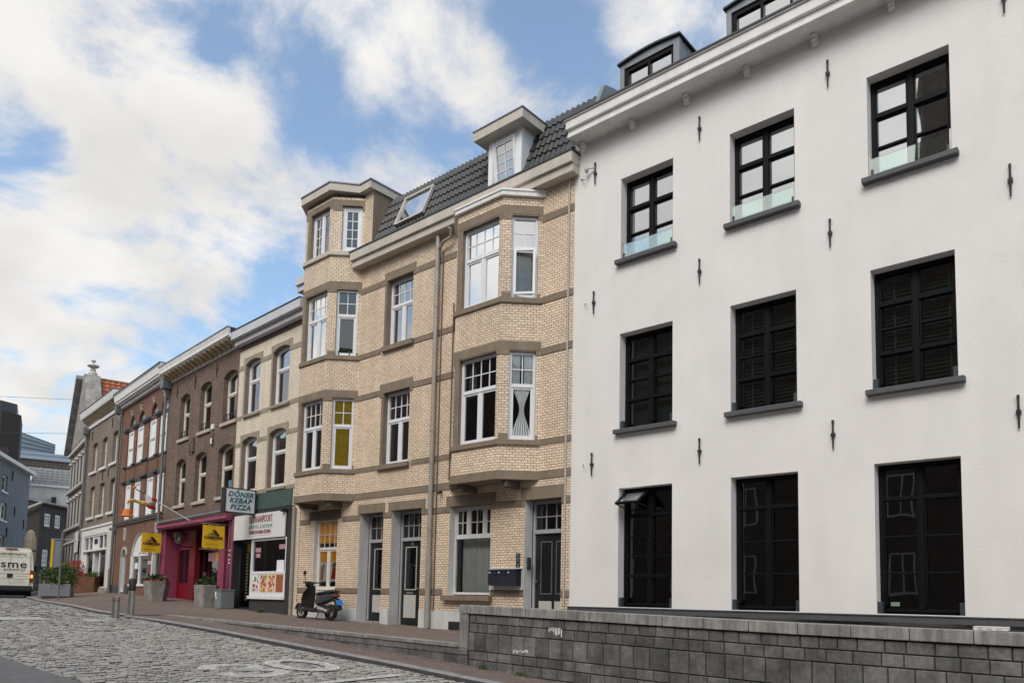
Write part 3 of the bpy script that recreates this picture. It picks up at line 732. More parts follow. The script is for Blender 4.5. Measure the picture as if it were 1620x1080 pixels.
# jamb facing of the middle windows
sub(BH, 'jamb', M['trim'], lambda m: [m.box(-15.03, -14.952, -.018, -.001, a, b) for a, b in ((3.29, 5.05), (6.35, 8.0))])
UP = M['upvc']
def stdwin(T, x0, x1, z0, z1, y, nx=2, cells=2, gl=None, glmap=None, tfr=.37, mtx=3):
    return window(BH, T, x0, x1, z0, z1, y, [(1-tfr, [(1, 1, True)]*cells), (tfr, [(mtx, 2, False)])], UP, gl=gl, glmap=glmap, fw=.06, tw=.075)
w = stdwin(I4, -14.95, -13.95, 3.30, 5.15, .14, gl=[GL], mtx=4)
sub(w, 'sill', M['trim'], lambda m: m.box(-15.1, -13.88, -.09, .14, 3.18, 3.299), bevel=.008)
curtain(w, I4, -14.45, -14.2, 3.3, 4.3, .42, M['curtain'], 3, .02)
w = stdwin(I4, -14.95, -13.95, 6.36, 8.10, .14, gl=[GLHI], mtx=4)
sub(w, 'sill', M['trim'], lambda m: m.box(-15.05, -13.85, -.09, .14, 6.23, 6.359), bevel=.008)
# bays
def bay(xc0, xc1, zt, lev, tall):
    """front corners xc0 and xc1 (0.6 m out), 45 degree side facets"""
    D = .6; L = D*math.sqrt(2)
    TF = TR(xc0, -D); TS = TR(xc1, -D, 0, R(45)); TL = TR(xc0-D, 0, 0, R(-45)); W = xc1-xc0
    fo = [(W*.12, W*.93, a, b, {'rm': 1, 'd': .12, 'tm': 2}) for a, b in lev]; so = [(.20, .765, a, b, {'rm': 1, 'd': .09, 'tm': 2}) for a, b in lev]
    if tall: fo += [(W*.19, W*.90, 9.22, 10.48, {'rm': 1, 'd': .12, 'tm': 2})]; so += [(.26, .80, 9.24, 10.48, {'rm': 1, 'd': .09, 'tm': 2})]
    m = MB(TF); wall(m, 0, W, 2.60, zt, fo)
    m.T = TS; wall(m, 0, L, 2.60, zt, so)
    m.T = TL; wall(m, 0, L, 2.60, zt, [])
    b = m.build('bay_window', [M['beige'], M['trim'], M['trimdark']], BH)
    # corbel slab, ring bands
    def ring(mm, z0, z1, o, gap=None):
        # polygonal ring protruding o outside the bay outline
        k = o*math.tan(R(22.5))
        A = [(xc0-D-o*.3, -.001), (xc0-D, -.001), (xc0, -D), (xc1, -D), (xc1+D, -.001)]
        out = [(xc0-D-o*1.414, -.001), (xc0-k, -D-o), (xc1+k, -D-o), (xc1+D+o*1.414, -.001)]; inn = [(xc0-D, -.001), (xc0, -D), (xc1, -D), (xc1+D, -.001)]
        for i in range(3): mm.extr([out[i], out[i+1], inn[i+1], inn[i]], 'z', z0, z1)
    def slab(mm):
        mm.extr([(xc0-D-.03, -.001), (xc0-.012, -D-.03), (xc1+.012, -D-.03), (xc1+D+.03, -.001)], 'z', 2.47, 2.599); ring(mm, 2.60, 2.66, .02)
    s = sub(b, 'corbel_slab', M['trim'], slab, bevel=.006)
    sub(b, 'corbel', M['trimdark'], lambda mm: (mm.box(xc0+.08, xc0+.24, -.5, -.001, 2.33, 2.469), mm.box(xc1-.02, xc1+.12, -.45, -.001, 2.33, 2.469)), bevel=.01)
    for i, (a, c) in enumerate(lev):
        def hb(mm):
            ring(mm, c+.02, c+.21, .014)
            mm.T = TF; mm.box(0, W*.115, -.013, -.001, c-.09, c+.0195); mm.box(W*.935, W, -.013, -.001, c-.09, c+.0195)
            mm.box(W*.025, W*.115, -.012, -.001, a, c-.0905)
            mm.T = TS; mm.box(0, .195, -.013, -.001, c-.09, c+.0195); mm.box(.77, L-.02, -.013, -.001, c-.09, c+.0195)
        sub(b, 'head_band', M['trim'], hb)
        def sb(mm):
            ring(mm, a-.115, a-.004, .045)
            mm.T = TS; mm.box(0, .195, -.013, -.001, a-.0035, a+.12); mm.box(.77, L-.03, -.013, -.001, a-.0035, a+.10)
        sub(b, 'sill_band', M['trim'], sb, bevel=.006)
    return b, TF, TS, W, L
lev = [(3.31, 5.20), (6.345, 8.16)]
b, TF, TS, W, L = bay(-11.80, -10.43, 8.56, lev, False)
def cap(xc0, xc1, z0, z1, o, m):
    D = .6; k = o*math.tan(R(22.5)); m.extr([(xc0-D-o*1.414, .0), (xc0-k, -D-o), (xc1+k, -D-o), (xc1+D+o*1.2, .0)], 'z', z0, z1)
sub(b, 'roof_slab', [M['soffit']], lambda m: cap(-11.8, -10.43, 8.56, 8.66, .075, m), bevel=.006)
sub(b, 'roof_edge', [M['white']], lambda m: cap(-11.8, -10.43, 8.661, 8.705, .095, m))
w = stdwin(TF, W*.12, W*.93, 3.31, 5.20, .10, gl=[GLLO, GL], glmap=[[0, 0], [0]], mtx=4)
curtain(w, TF, W*.15, W*.33, 4.4, 5.1, .28, M['curtain'], 3, .02)
w = stdwin(TS, .20, .765, 3.31, 5.20, .07, cells=1, gl=[GLCLEAR], mtx=2)
curtain(w, TS, .27, .68, 3.35, 4.50, .115, M['curtain'], 7, .016, tie=3.98, tie_w=.24, side=.03); curtain(w, TS, .26, .44, 4.5, 5.15, .125, M['curtain'], 4, .014); curtain(w, TS, .52, .72, 4.5, 5.15, .125, M['curtain'], 4, .014)
w = stdwin(TF, W*.12, W*.93, 6.345, 8.16, .10, gl=[glass('mirror_bright_glass', .78, .35)], mtx=4)
w = stdwin(TS, .20, .765, 6.345, 8.16, .07, cells=1, gl=[GLHI, GLCLEAR], glmap=[[1], [0]], mtx=2)
curtain(w, TS, .26, .74, 6.35, 7.45, .15, M['curtaingreen'], 7, .02)
# tilted open sash of the side window
Ts = TS @ Matrix.Translation((.25, -.005, 6.42)) @ Matrix.Rotation(R(-11), 4, 'Z')
sub(w, 'open_sash', UP, lambda m: (m.box(0, .05, 0, .04, 0, 1.0), m.box(.41, .46, 0, .04, 0, 1.0), m.box(.05, .41, 0, .04, .95, 1.0), m.box(.05, .41, 0, .04, 0, .05)), Ts)
b, TF, TS, W, L = bay(-17.87, -16.65, 10.72, lev, True)
def cap2(m):
    D = .6; o = .16; k = o*math.tan(R(22.5)); xc0, xc1 = -17.87, -16.65
    m.extr([(xc0-D-o*1.0, .0), (xc0-k, -D-o), (xc1+k, -D-o), (-16.09, -.16), (-15.62, -.16), (-15.62, 2.4), (xc0-D-o, 2.4)], 'z', 10.82, 11.03)
sub(b, 'roof_fascia', M['cornbeige'], cap2, bevel=.008)
sub(b, 'roof_edge', M['zinc'], lambda m: (lambda: m.extr([(-18.66, 0), (-17.94, -.785), (-16.58, -.785), (-16.08, -.185), (-15.595, -.185), (-15.595, 2.4), (-18.66, 2.4)], 'z', 11.031, 11.065))())
def hb3(m):
    m.T = TF; m.box(-.002, W, -.013, -.001, 10.50, 10.64); m.box(0, W*.185, -.012, -.001, 10.40, 10.499); m.box(W*.905, W, -.012, -.001, 10.40, 10.499); m.box(W*.09, W*.185, -.012, -.001, 9.22, 10.3995)
    m.T = TS; m.box(0, L, -.013, -.001, 10.49, 10.64); m.box(0, .255, -.012, -.001, 10.34, 10.489); m.box(.805, L, -.012, -.001, 10.34, 10.489)
sub(b, 'head_band', M['trim'], hb3)
def ledge(m):
    o = .06; k = o*math.tan(R(22.5)); D = .6; xc0, xc1 = -17.87, -16.65
    out = [(xc0-D-o*1.414, -.001), (xc0-k, -D-o), (xc1+k, -D-o), (xc1+D*.62, -D*.38-o*1.2)]; inn = [(xc0-D, -.001), (xc0, -D), (xc1, -D), (xc1+D*.62, -D*.38)]
    for i in range(3): m.extr([out[i], out[i+1], inn[i+1], inn[i]], 'z', 9.085, 9.20)
sub(b, 'ledge', M['cornbeige'], ledge, bevel=.006)
# dormer flank right of the upper bay
def flank(m):
    m.face([(-16.05, 0, 9.0), (-15.68, 0, 9.0), (-15.68, 0, 10.82), (-16.05, 0, 10.82)], 0); m.face([(-15.68, 0, 9.0), (-15.68, 2.2, 9.0), (-15.68, 2.2, 10.82), (-15.68, 0, 10.82)], 1)
    m.face([(BX0, 2.2, 9), (BX0, 0, 9), (BX0, 0, 10.82), (BX0, 2.2, 10.82)], 1)
sub(b, 'dormer_flank', [M['beige'], M['trim']], flank)
w = stdwin(TF, W*.12, W*.93, 3.31, 5.20, .10, gl=[GL], mtx=4)
curtain(w, TF, W*.2, W*.42, 3.35, 5.1, .3, M['ochre'], 3, .03); curtain(w, TF, W*.55, W*.7, 3.35, 5.1, .35, M['curtain'], 2, .03)
w = stdwin(TS, .20, .765, 3.31, 5.20, .07, cells=1, gl=[GLCLEAR], mtx=2); curtain(w, TS, .24, .74, 3.33, 5.15, .12, M['ochre'], 5, .009)
w = stdwin(TF, W*.12, W*.93, 6.345, 8.16, .10, gl=[bpy.data.materials['mirror_bright_glass']], mtx=4)
w = stdwin(TS, .20, .765, 6.345, 8.16, .07, cells=1, gl=[GLLO], mtx=2); curtain(w, TS, .24, .74, 6.35, 7.5, .13, M['curtaingreen'], 7, .016)
sub(w, 'bracket', M['iron'], lambda m: (m.box(.30, .33, -.05, -.02, 6.35, 6.47), m.box(.58, .61, -.05, -.02, 6.35, 6.47)), TS)
window(BH, TF, W*.19, W*.90, 9.22, 10.48, .10, [(1, [(2, 4, True), (1, 1, True)])], UP, fw=.06, gl=[GL])
window(BH, TS, .26, .80, 9.24, 10.48, .07, [(1, [(2, 4, True)])], UP, fw=.085, gl=[GLLO])
# cornice / gutter of the main roof
def bc(x0, x1):
    def f(m): m.box(x0, x1, -.30, .06, 8.90, 9.13); m.box(x0+.015, x1-.01, -.24, .0, 8.72, 8.899)
    return f
sub(BH, 'cornice', M['cornbeige'], bc(-16.22, -8.86), bevel=.01)
sub(BH, 'cornice', M['corngrey'], bc(-18.80, -18.30), bevel=.01)
sub(BH, 'gutter_edge', M['zincdark'], lambda m: m.box(-16.24, -8.85, -.32, .07, 9.131, 9.165))
# mansard roof
def mans(m):
    us = Vector((0, .41, 1)).normalized()
    tiles(m, (-15.68, -.02, 9.15), (1, 0, 0), us, 30, 6, .14, .297, .036, .034)
    tiles(m, (-10.47, -.02, 9.15), (1, 0, 0), us, 11, 6, .1455, .297, .036, .034)
sub(BH, 'roof', M['tile'], mans)
sub(BH, 'roof_top', M['zincdark'], lambda m: (m.face([(BX0, .68, 10.80), (BX1, .68, 10.80), (BX1, 9, 10.9), (BX0, 9, 10.9)]), m.face([(BX0, .02, 9.15), (BX1, .02, 9.15), (BX1, .69, 10.79), (BX0, .69, 10.79)])))
# dormer
def dorm(m):
    xa, xb = -11.47, -10.47; y = 0.0
    m.box(xa, xa+.13, y, y+.1, 9.3, 10.46); m.box(xb-.10, xb, y, y+.1, 9.3, 10.46); m.box(xb-.185, xb-.102, y+.01, y+.1, 9.3, 10.38); m.box(xa+.13, xb-.102, y+.012, y+.1, 10.38, 10.46)
    m.face([(xb-.01, .1, 9.3), (xb-.01, 1.6, 9.3), (xb-.01, 1.6, 10.5), (xb-.01, .1, 10.5)], 0); m.face([(xa+.01, 1.6, 9.3), (xa+.01, .1, 9.3), (xa+.01, .1, 10.5), (xa+.01, 1.6, 10.5)], 0)
d = sub(BH, 'dormer', M['upvc'], dorm)
sub(d, 'dormer_roof', M['cornbeige'], lambda m: m.box(-11.73, -10.25, -.25, 1.3, 10.462, 10.68), bevel=.008)
sub(d, 'roof_edge', M['zinc'], lambda m: m.box(-11.75, -10.23, -.27, 1.3, 10.681, 10.705))
Td = Matrix.Translation((-11.34, .07, 9.38)) @ Matrix.Rotation(R(7), 4, 'X')
window(BH, Td, 0, .68, 0, .98, .02, [(1, [(2, 4, True)])], UP, fw=.05, gl=[GLHI])
sub(d, 'interior', M['room'], lambda m: m.box(-11.4, -10.5, .7, .72, 9.3, 10.4))
# roof window (open skylight)
us = Vector((0, .41, 1)).normalized(); nn = Vector((0, -1, .41)).normalized()
def rooffr(m):
    o = Vector((-14.72, -.02, 9.15))+us*.42+nn*.055
    T = Matrix(((1, us.x, nn.x, o.x), (0, us.y, nn.y, o.y), (0, us.z, nn.z, o.z), (0, 0, 0, 1)))
    m.T = T; m.box(-.12, -.06, 0, .95, 0, .08); m.box(.93, .99, 0, .95, 0, .08); m.box(-.06, .93, 0, .06, 0, .07); m.box(-.06, .93, .89, .95, 0, .08)
w = sub(BH, 'roof_window', M['palestone'], rooffr, bevel=.006)
def rp(m):
    o = Vector((-14.72, -.02, 9.15))+us*.42+nn*.09
    m.face([o+Vector((-.06, 0, 0))+us*.05, o+Vector((.93, 0, 0))+us*.05, o+Vector((.93, 0, 0))+us*.9, o+Vector((-.06, 0, 0))+us*.9])
sub(w, 'pane', bpy.data.materials['mirror_bright_glass'], rp)
# downpipes
def pipe(m):
    m.tube([(-12.98, -.10, -.66), (-12.98, -.10, 8.66)], .055, 10); m.tube([(-12.98, -.10, 8.30), (-12.75, -.14, 8.45), (-12.50, -.16, 8.46), (-12.46, -.18, 8.66), (-12.58, -.2, 8.74)], .035, 8)
    for z in (1.55, 3.9, 6.9): m.tube([(-12.98, -.10, z), (-12.98, -.10, z+.07)], .064, 10)
    m.tube([(-12.98, -.10, -.68), (-12.98, -.10, .95)], .068, 10)
sub(BH, 'downpipe', M['pipe'], pipe, smooth=True)
sub(BH, 'cable_pipe', M['palestone'], lambda m: (m.tube([(-9.10, -.03, -.7), (-9.10, -.03, 8.68)], .02, 6)))
sub(BH, 'cable_pipe', M['trimdark'], lambda m: (m.tube([(-12.86, -.03, -.3), (-12.86, -.03, 8.3)], .013, 6), m.tube([(-12.45, -.035, 2.7), (-12.45, -.035, 6.9)], .014, 6)))
sub(BH, 'vent_pipe', M['iron'], lambda m: m.tube([(-12.72, 0, 2.46), (-12.66, -.16, 2.40)], .03, 8))
# ground floor: doors
def door(xa, xb, z0, zt, ztop, y, leaf0, panels, mtx):
    """frame with glazed transom and panelled leaf"""
    def fr(m):
        m.box(xa, xa+.06, y, y+.09, z0, ztop); m.box(xb-.06, xb, y, y+.09, z0, ztop); m.box(xa+.06, xb-.06, y, y+.09, ztop-.06, ztop); m.box(xa+.06, xb-.06, y-.03, y+.09, zt, zt+.085)
        a, b, lo, hi = xa+.06, xb-.06, zt+.085, ztop-.06
        for k in range(1, mtx): q = a+(b-a)*k/mtx; m.box(q-.012, q+.012, y+.03, y+.07, lo, hi)
        q = (lo+hi)/2; m.box(a, b, y+.032, y+.068, q-.012, q+.012)
    f = sub(BH, 'door_frame', M['grey'], fr, bevel=.004)
    sub(f, 'pane', GLLO, lambda m: m.face([(xa+.06, y+.05, zt+.08), (xb-.06, y+.05, zt+.08), (xb-.06, y+.05, ztop-.05), (xa+.06, y+.05, ztop-.05)]))
    d = sub(BH, 'door', M['doorgreen'], lambda m: m.box(xa+.061, xb-.061, y+.03, y+.08, z0, zt-.002), bevel=.004)
    for kind, a, b, lo, hi in panels:
        if kind == 'panel':
            sub(d, 'door_panel', M['doorpanel'], lambda m: m.box(a, b, y+.012, y+.0295, lo, hi), bevel=.006)
        else:
            sub(d, 'door_glazing', GLLO, lambda m: m.box(a+.03, b-.03, y+.024, y+.0295, lo+.03, hi-.03))
            sub(d, 'glazing_bead', M['doorpanel'] if kind == 'glass' else M['steel'], lambda m: (m.box(a, a+.022, y+.012, y+.0295, lo, hi), m.box(b-.022, b, y+.012, y+.0295, lo, hi), m.box(a+.022, b-.022, y+.012, y+.0295, hi-.022, hi), m.box(a+.022, b-.022, y+.012, y+.0295, lo, lo+.022)))
            if kind == 'grille':
                sub(d, 'grille', M['iron'], lambda m: [m.box(a+.03+(b-a-.06)*k/7-.006, a+.03+(b-a-.06)*k/7+.006, y+.005, y+.02, lo+.02, hi-.02) for k in range(8)])
    return d
d = door(-15.72, -14.82, -.60, 1.38, 2.11, .3, 0, [('glass', -15.50, -15.08, .18, 1.23), ('panel', -15.52, -15.08, -.40, .04)], 4)
d = door(-14.46, -13.40, -.68, 1.38, 2.12, .3, 0, [('glass', -14.28, -13.86, .18, 1.24), ('panel', -14.30, -13.86, -.50, .06), ('panel', -13.62, -13.5, -.5, .06)], 5)
sub(d, 'letter_slot', M['steel'], lambda m: m.box(-14.20, -13.95, .31, .328, .085, .135)); sub(d, 'handle', M['steel'], lambda m: (m.tube([(-13.72, .32, .22), (-13.72, .25, .22), (-13.80, .25, .22)], .012, 6), m.box(-13.74, -13.70, .315, .33, .1, .3)))
text('house_number', '11', .11, M['bread'], Matrix.Translation((-14.05, .326, 1.31)) @ UPR, d)
d = door(-10.14, -9.22, -.70, 1.38, 2.07, .25, 0, [('grille', -9.93, -9.63, .12, 1.22), ('grille', -9.53, -9.30, .12, 1.22), ('panel', -9.97, -9.63, -.5, -.02), ('panel', -9.56, -9.31, -.5, -.02)], 3)
sub(d, 'handle', M['steel'], lambda m: m.lathe([(0, -.05), (.03, -.045), (.035, -.02), (.015, 0), (.015, .03)], (-10.03, .25, .38), 8, axis='y'))
# intercom, number plates, letterboxes
sub(BH, 'intercom', M['blackplastic'], lambda m: (m.box(-10.135, -10.06, .06, .11, .62, .88)), T=TR(0, 0), bevel=.006)
for k, (z, nme) in enumerate(((.925, '13'), (.815, '17'), (.71, '15'))):
    p = sub(BH, 'number_plate', M['iron'], lambda m: m.box(-10.38, -10.27, -.015, -.001, z-.045, z+.045))
    text('numeral', nme, .075, M['grey'], Matrix.Translation((-10.325, -.016, z)) @ UPR, p, .001)
LB = thing('letterbox_bank', (-10.6, 0, .45), 0, 'three dark navy letterboxes on a cream board beside the black door', 'letterbox')
Tb = Matrix.Translation((10.6, 0, -.45))
sub(LB, 'back_board', M['greyreveal'], lambda m: m.box(-11.10, -10.17, -.045, -.002, .20, .665), Tb)
for k in range(3):
    a = -10.98+.265*k
    o = sub(LB, 'letterbox', M['navy'], lambda m: m.box(a, a+.258, -.22, -.046, .285, .60), Tb, bevel=.006)
    sub(o, 'flap', M['navy'], lambda m: m.box(a+.02, a+.238, -.228, -.2205, .50, .585), Tb); sub(o, 'name_tag', M['paper'], lambda m: m.box(a+.03, a+.075, -.2295, -.2285, .55, .57), Tb)
sub(LB, 'cover', M['navy'], lambda m: m.extr([(-.24, .605), (-.046, .605), (-.046, .645), (-.225, .625)], 'x', -10.985, -10.18), Tb)
# ground floor windows
w = window(BH, I4, -12.41, -11.13, .09, 2.08, .16, [(.66, [(1, 1, False)]), (.34, [(2, 2, True, .8), (2, 2, True, 1), (2, 2, True, .6)])], M['greyreveal'], fw=.05, tw=.06, gl=[GLCLEAR, GLLO], glmap=[[0], [1, 1, 1]])
curtain(w, I4, -12.38, -11.12, .1, 1.36, .42, M['curtain'], 14, .028)
sub(w, 'sill', M['trim'], lambda m: m.box(-12.53, -11.04, -.13, .16, -.05, .068), bevel=.008)
w = window(BH, I4, -17.73, -16.70, .15, 2.05, .11, [(.60, [(1, 1, True), (1, 1, True)]), (.40, [(4, 2, False)])], M['cream'], fw=.055, tw=.07, gl=[GLCLEAR, GLCLEAR], glmap=[[0, 0], [1]])
sub(w, 'sill', M['greyreveal'], lambda m: m.box(-17.75, -16.66, -.05, .11, .06, .129), bevel=.006)
sub(w, 'orange_film', M['orange'], lambda m: (m.box(-17.68, -16.75, .154, .157, 1.42, 2.0), m.box(-17.66, -16.76, .154, .157, .92, 1.30)))
sub(w, 'poster', M['paper'], lambda m: m.box(-17.66, -16.76, .154, .157, .38, .915))
def hand(m): m.extr([(-17.62, .42), (-17.50, .42), (-17.46, .66), (-17.40, .80), (-17.44, .87), (-17.52, .84), (-17.60, .78)], 'y', .1501, .1535)
sub(w, 'printed_hand', M['skin'], hand); sub(w, 'printed_food', M['tomato'], lambda m: m.extr([(-17.12, .45), (-16.85, .45), (-16.80, .75), (-17.05, .78)], 'y', .1501, .1535)); sub(w, 'printed_leaf', M['salad'], lambda m: m.extr([(-17.10, .79), (-16.82, .76), (-16.9, .9), (-17.05, .88)], 'y', .1501, .1535))
sub(BH, 'cellar_vent', M['iron'], lambda m: (m.box(-12.33, -12.0, -.045, -.0225, -.70, -.52)))
# ================================================================== ROW HOUSES (local frame: origin right corner, -x to the left, +y inwards)
def house(name, x, y, ang, label):
    return thing(name, (x, y, 0), R(ang), label, 'house')
def shell(par, w, z0, ztop, holes, mats, depth=.22, dd=8, y=0, hmats=None):
    m = MB(); wall(m, -w, 0, z0, ztop, holes, y, 0, 1, depth)
    m.face([(-w, dd, z0), (-w, y, z0), (-w, y, ztop), (-w, dd, ztop)]); m.face([(0, y, z0), (0, dd, z0), (0, dd, ztop), (0, y, ztop)]); m.face([(0, dd, z0), (-w, dd, z0), (-w, dd, ztop), (0, dd, ztop)])
    o = m.build('wall', mats, par)
    sub(par, 'interior', M['room'], lambda q: q.face([(-w+.1, 1.0, z0), (-.1, 1.0, z0), (-.1, 1.0, ztop-.1), (-w+.1, 1.0, ztop-.1)]))
    return o
def saddle(par, w, z, m_, k=.22, dd=8, over=.1):
    def f(m):
        m.face([(-w, over, z), (0, over, z), (0, dd/2, z+(dd/2-over)*k), (-w, dd/2, z+(dd/2-over)*k)]); m.face([(0, dd, z), (-w, dd, z), (-w, dd/2, z+(dd/2-over)*k), (0, dd/2, z+(dd/2-over)*k)])
        for x in (-w, 0): m.face([(x, over, z), (x, dd, z), (x, dd/2, z+(dd/2-over)*k)])
    return sub(par, 'roof', m_, f)

# ---- low beige house with the kebab shop
LH = house('beige_shop_house', -18.455, 0, -3.26, 'low pale beige brick house with kebab shop on its ground floor')
W = 4.29
wins = [(-3.81, -2.82, 5.68, 7.47), (-2.03, -1.01, 5.68, 7.48), (-3.82, -2.82, 3.17, 4.94), (-2.05, -1.03, 3.17, 4.95)]
hl = [(a, b, c, d, {'arch': .11, 'rm': 1, 'd': .17}) for a, b, c, d in wins] + [(-4.02, -2.76, -.62, 1.66, {'rm': 2, 'd': .3}), (-2.70, -.64, -.12, 1.66, {'rm': 2, 'd': .1})]
m = MB(); wall(m, -W, 0, 2.56, 7.9, hl[:4], 0, 0, 1); m.build('wall', [M['beigelow'], M['trim']], LH)
m = MB(); wall(m, -W+.10, -.30, -.9, 2.56, hl[4:], -.03, 0, 0); m.build('shop_front', [M['blackpaint'], M['trim'], M['darkframe']], LH)
sub(LH, 'interior', M['room'], lambda q: (q.face([(-W+.1, 1.2, -.9), (-.1, 1.2, -.9), (-.1, 1.2, 7.8), (-W+.1, 1.2, 7.8)])))
sub(LH, 'shop_pier', M['darkframe'], lambda q: (q.box(-W, -W+.10, -.05, .2, -.9, 2.55), q.box(-.62, -.30, -.055, -.031, -.9, 2.45), q.box(-W+.1, -.3, -.06, -.031, 2.44, 2.53)))
sub(LH, 'side_strip', M['beigelow'], lambda q: q.box(-.299, 0, -.02, .2, -.9, 2.559))
sub(LH, 'granite_panel', M['granite'], lambda q: q.box(-2.72, -.49, -.045, -.001, 2.561, 3.06))
for (a, b, c, d) in wins:
    w = window(LH, I4, a, b, c, d-.01, .13, [(.66, [(1, 1, True)] if c > 5 else [(1, 1, True)]), (.34, [(1, 1, False)])], M['upvc'], fw=.085, tw=.075, arch=.11, gl=[GL, GLHI], glmap=[[0], [1]])
    curtain(w, I4, a+.1, b-.1, c+.05, c+1.15, .45, M['curtain'] if c > 5 else M['ochre'], 5, .03)
    sub(w, 'sill', M['trimpale'], lambda q: q.box(a-.02, b+.12, -.08, .13, c-.085, c-.001), bevel=.006)
    def lab(q):
        xa, xb, zt = a-.12, b+.12, d+.12; n = 8; w2 = (b-a)/2; xc = (a+b)/2
        X = [a+(b-a)*k/n for k in range(n+1)]; Z = [arch_z(x, xc, w2, d, .11)+.004 for x in X]
        for k in range(n): q.extr([(X[k], Z[k]), (X[k+1], Z[k+1]), (X[k+1], zt), (X[k], zt)], 'y', -.018, -.001)
        q.box(xa, a-.001, -.018, -.001, d-.25, zt); q.box(b+.001, xb, -.018, -.001, d-.25, zt)
        q.box(a-.09, a-.002, -.016, -.001, c, d-.251)
    sub(w, 'lintel', M['trimpale'], lab)
def lb(q):
    for z0, z1 in ((7.22, 7.36), (5.58, 5.70), (4.70, 4.83), (3.06, 3.18)):
        for a, b in ((-W, -3.96), (-2.68, -2.17), (-.88, -.001)): q.box(a, b, -.013, -.001, z0, z1)
sub(LH, 'string_course', M['trimpale'], lb)
sub(LH, 'cornice', M['corngrey'], lambda q: (q.box(-W-.06, 0, -.33, .05, 8.21, 8.48), q.box(-W-.02, 0, -.20, .05, 8.03, 8.209)), bevel=.01)
sub(LH, 'gutter_edge', M['zincdark'], lambda q: q.box(-W-.07, 0, -.35, .06, 8.481, 8.51))
sub(LH, 'eaves_board', M['trimdark'], lambda q: q.box(-W, 0, -.02, -.001, 7.88, 8.029))
saddle(LH, W, 8.45, M['slate'])
sub(LH, 'downpipe', M['pipe'], lambda q: (q.tube([(-.20, -.09, -.6), (-.22, -.09, 2.50)], .05, 8)), smooth=True)
# shop window, posters
sw = sub(LH, 'shop_window', M['upvc'], lambda q: (q.box(-2.76, -2.66, -.05, .05, -.12, 1.66), q.box(-.68, -.62, -.05, .05, -.12, 1.66), q.box(-2.66, -.68, -.05, .05, 1.60, 1.66), q.box(-2.66, -.68, -.05, .05, -.05, 0.04), q.box(-2.66, -.68, -.05, .05, .60, .68), q.box(-2.80, -.60, -.10, .02, -.145, -.051)), bevel=.005)
sub(sw, 'pane', GLLO, lambda q: q.face([(-2.66, 0, .67), (-.67, 0, .67), (-.67, 0, 1.61), (-2.66, 0, 1.61)]))
sub(sw, 'poster', M['signboard'], lambda q: q.box(-2.66, -.68, -.04, 0, .041, .599))
pw = .44
for k in range(4):
    a = -2.58+.475*k
    base = [M['salad'], M['bread'], M['tomato'], M['salad']][k]
    o = sub(sw, 'food_picture', [M['paper'], M['bread'], M['bread'], M['meat']][k], lambda q: q.box(a, a+.40, -.046, -.0405, .075, .575))
    def blobs(q):
        for i in range(46):
            x, z = a+random.uniform(.03, .37), .1+random.uniform(0, .45); r = random.uniform(.018, .05)
            top = z > .38
            mi = (random.choice([0, 3, 3]) if z > .3 else random.choice([1, 2, 0])) if k == 0 else (random.choice([1, 1, 2, 3] if z < .45 else [0, 0, 1]) if k == 1 else (random.choice([1, 3, 3, 2] if z < .35 else [1, 1, 3, 0]) if k == 2 else (random.choice([0, 0, 1]) if z > .42 else random.choice([1, 2, 2]))))
            n = 6; rr = [r*random.uniform(.7, 1.2) for _ in range(n)]
            q.face([(min(a+.395, max(a+.005, x+rr[j]*math.cos(2*PI*j/n))), -.0465-i*.00006, z+rr[j]*1.1*math.sin(2*PI*j/n)) for j in range(n)], mi)
    sub(o, 'food', [M['salad'], M['tomato'], M['meat'], M['signboard']], blobs)
sub(sw, 'notice', M['paper'], lambda q: q.box(-1.22, -.80, -.008, -.004, .68, 1.0))
sub(sw, 'notice', M['pinkpaper'], lambda q: (q.box(-1.12, -.78, -.008, -.004, 1.32, 1.46), q.box(-2.55, -2.22, -.008, -.004, 1.26, 1.40), q.box(-2.52, -2.24, -.008, -.004, 1.10, 1.22)))
sub(sw, 'counter', M['grey'], lambda q: (q.box(-2.5, -1.3, .5, .9, .70, .73), q.box(-2.3, -2.25, .6, .65, .7, 1.5)))
d = sub(LH, 'door', M['darkframe'], lambda q: (q.box(-4.0, -3.93, .18, .25, -.60, 1.65), q.box(-2.86, -2.78, .18, .25, -.60, 1.65), q.box(-3.93, -2.86, .18, .25, 1.57, 1.65), q.box(-3.93, -2.86, .18, .25, -.6, -.42)))
sub(d, 'pane', GLLO, lambda q: q.face([(-3.93, .21, -.42), (-2.86, .21, -.42), (-2.86, .21, 1.57), (-3.93, .21, 1.57)]))
def vt(q):
    for k in range(15): z = 1.2-.1*k; q.box(-3.55+random.uniform(-.02, .02), -3.42+random.uniform(-.02, .02), .204, .208, z, z+.06)
sub(d, 'door_lettering', mat('dull_gold_lettering', (.10, .075, .028), .7), vt)
sub(LH, 'doorstep', M['steel'], lambda q: q.box(-4.02, -2.74, -.08, .3, -.75, -.50))
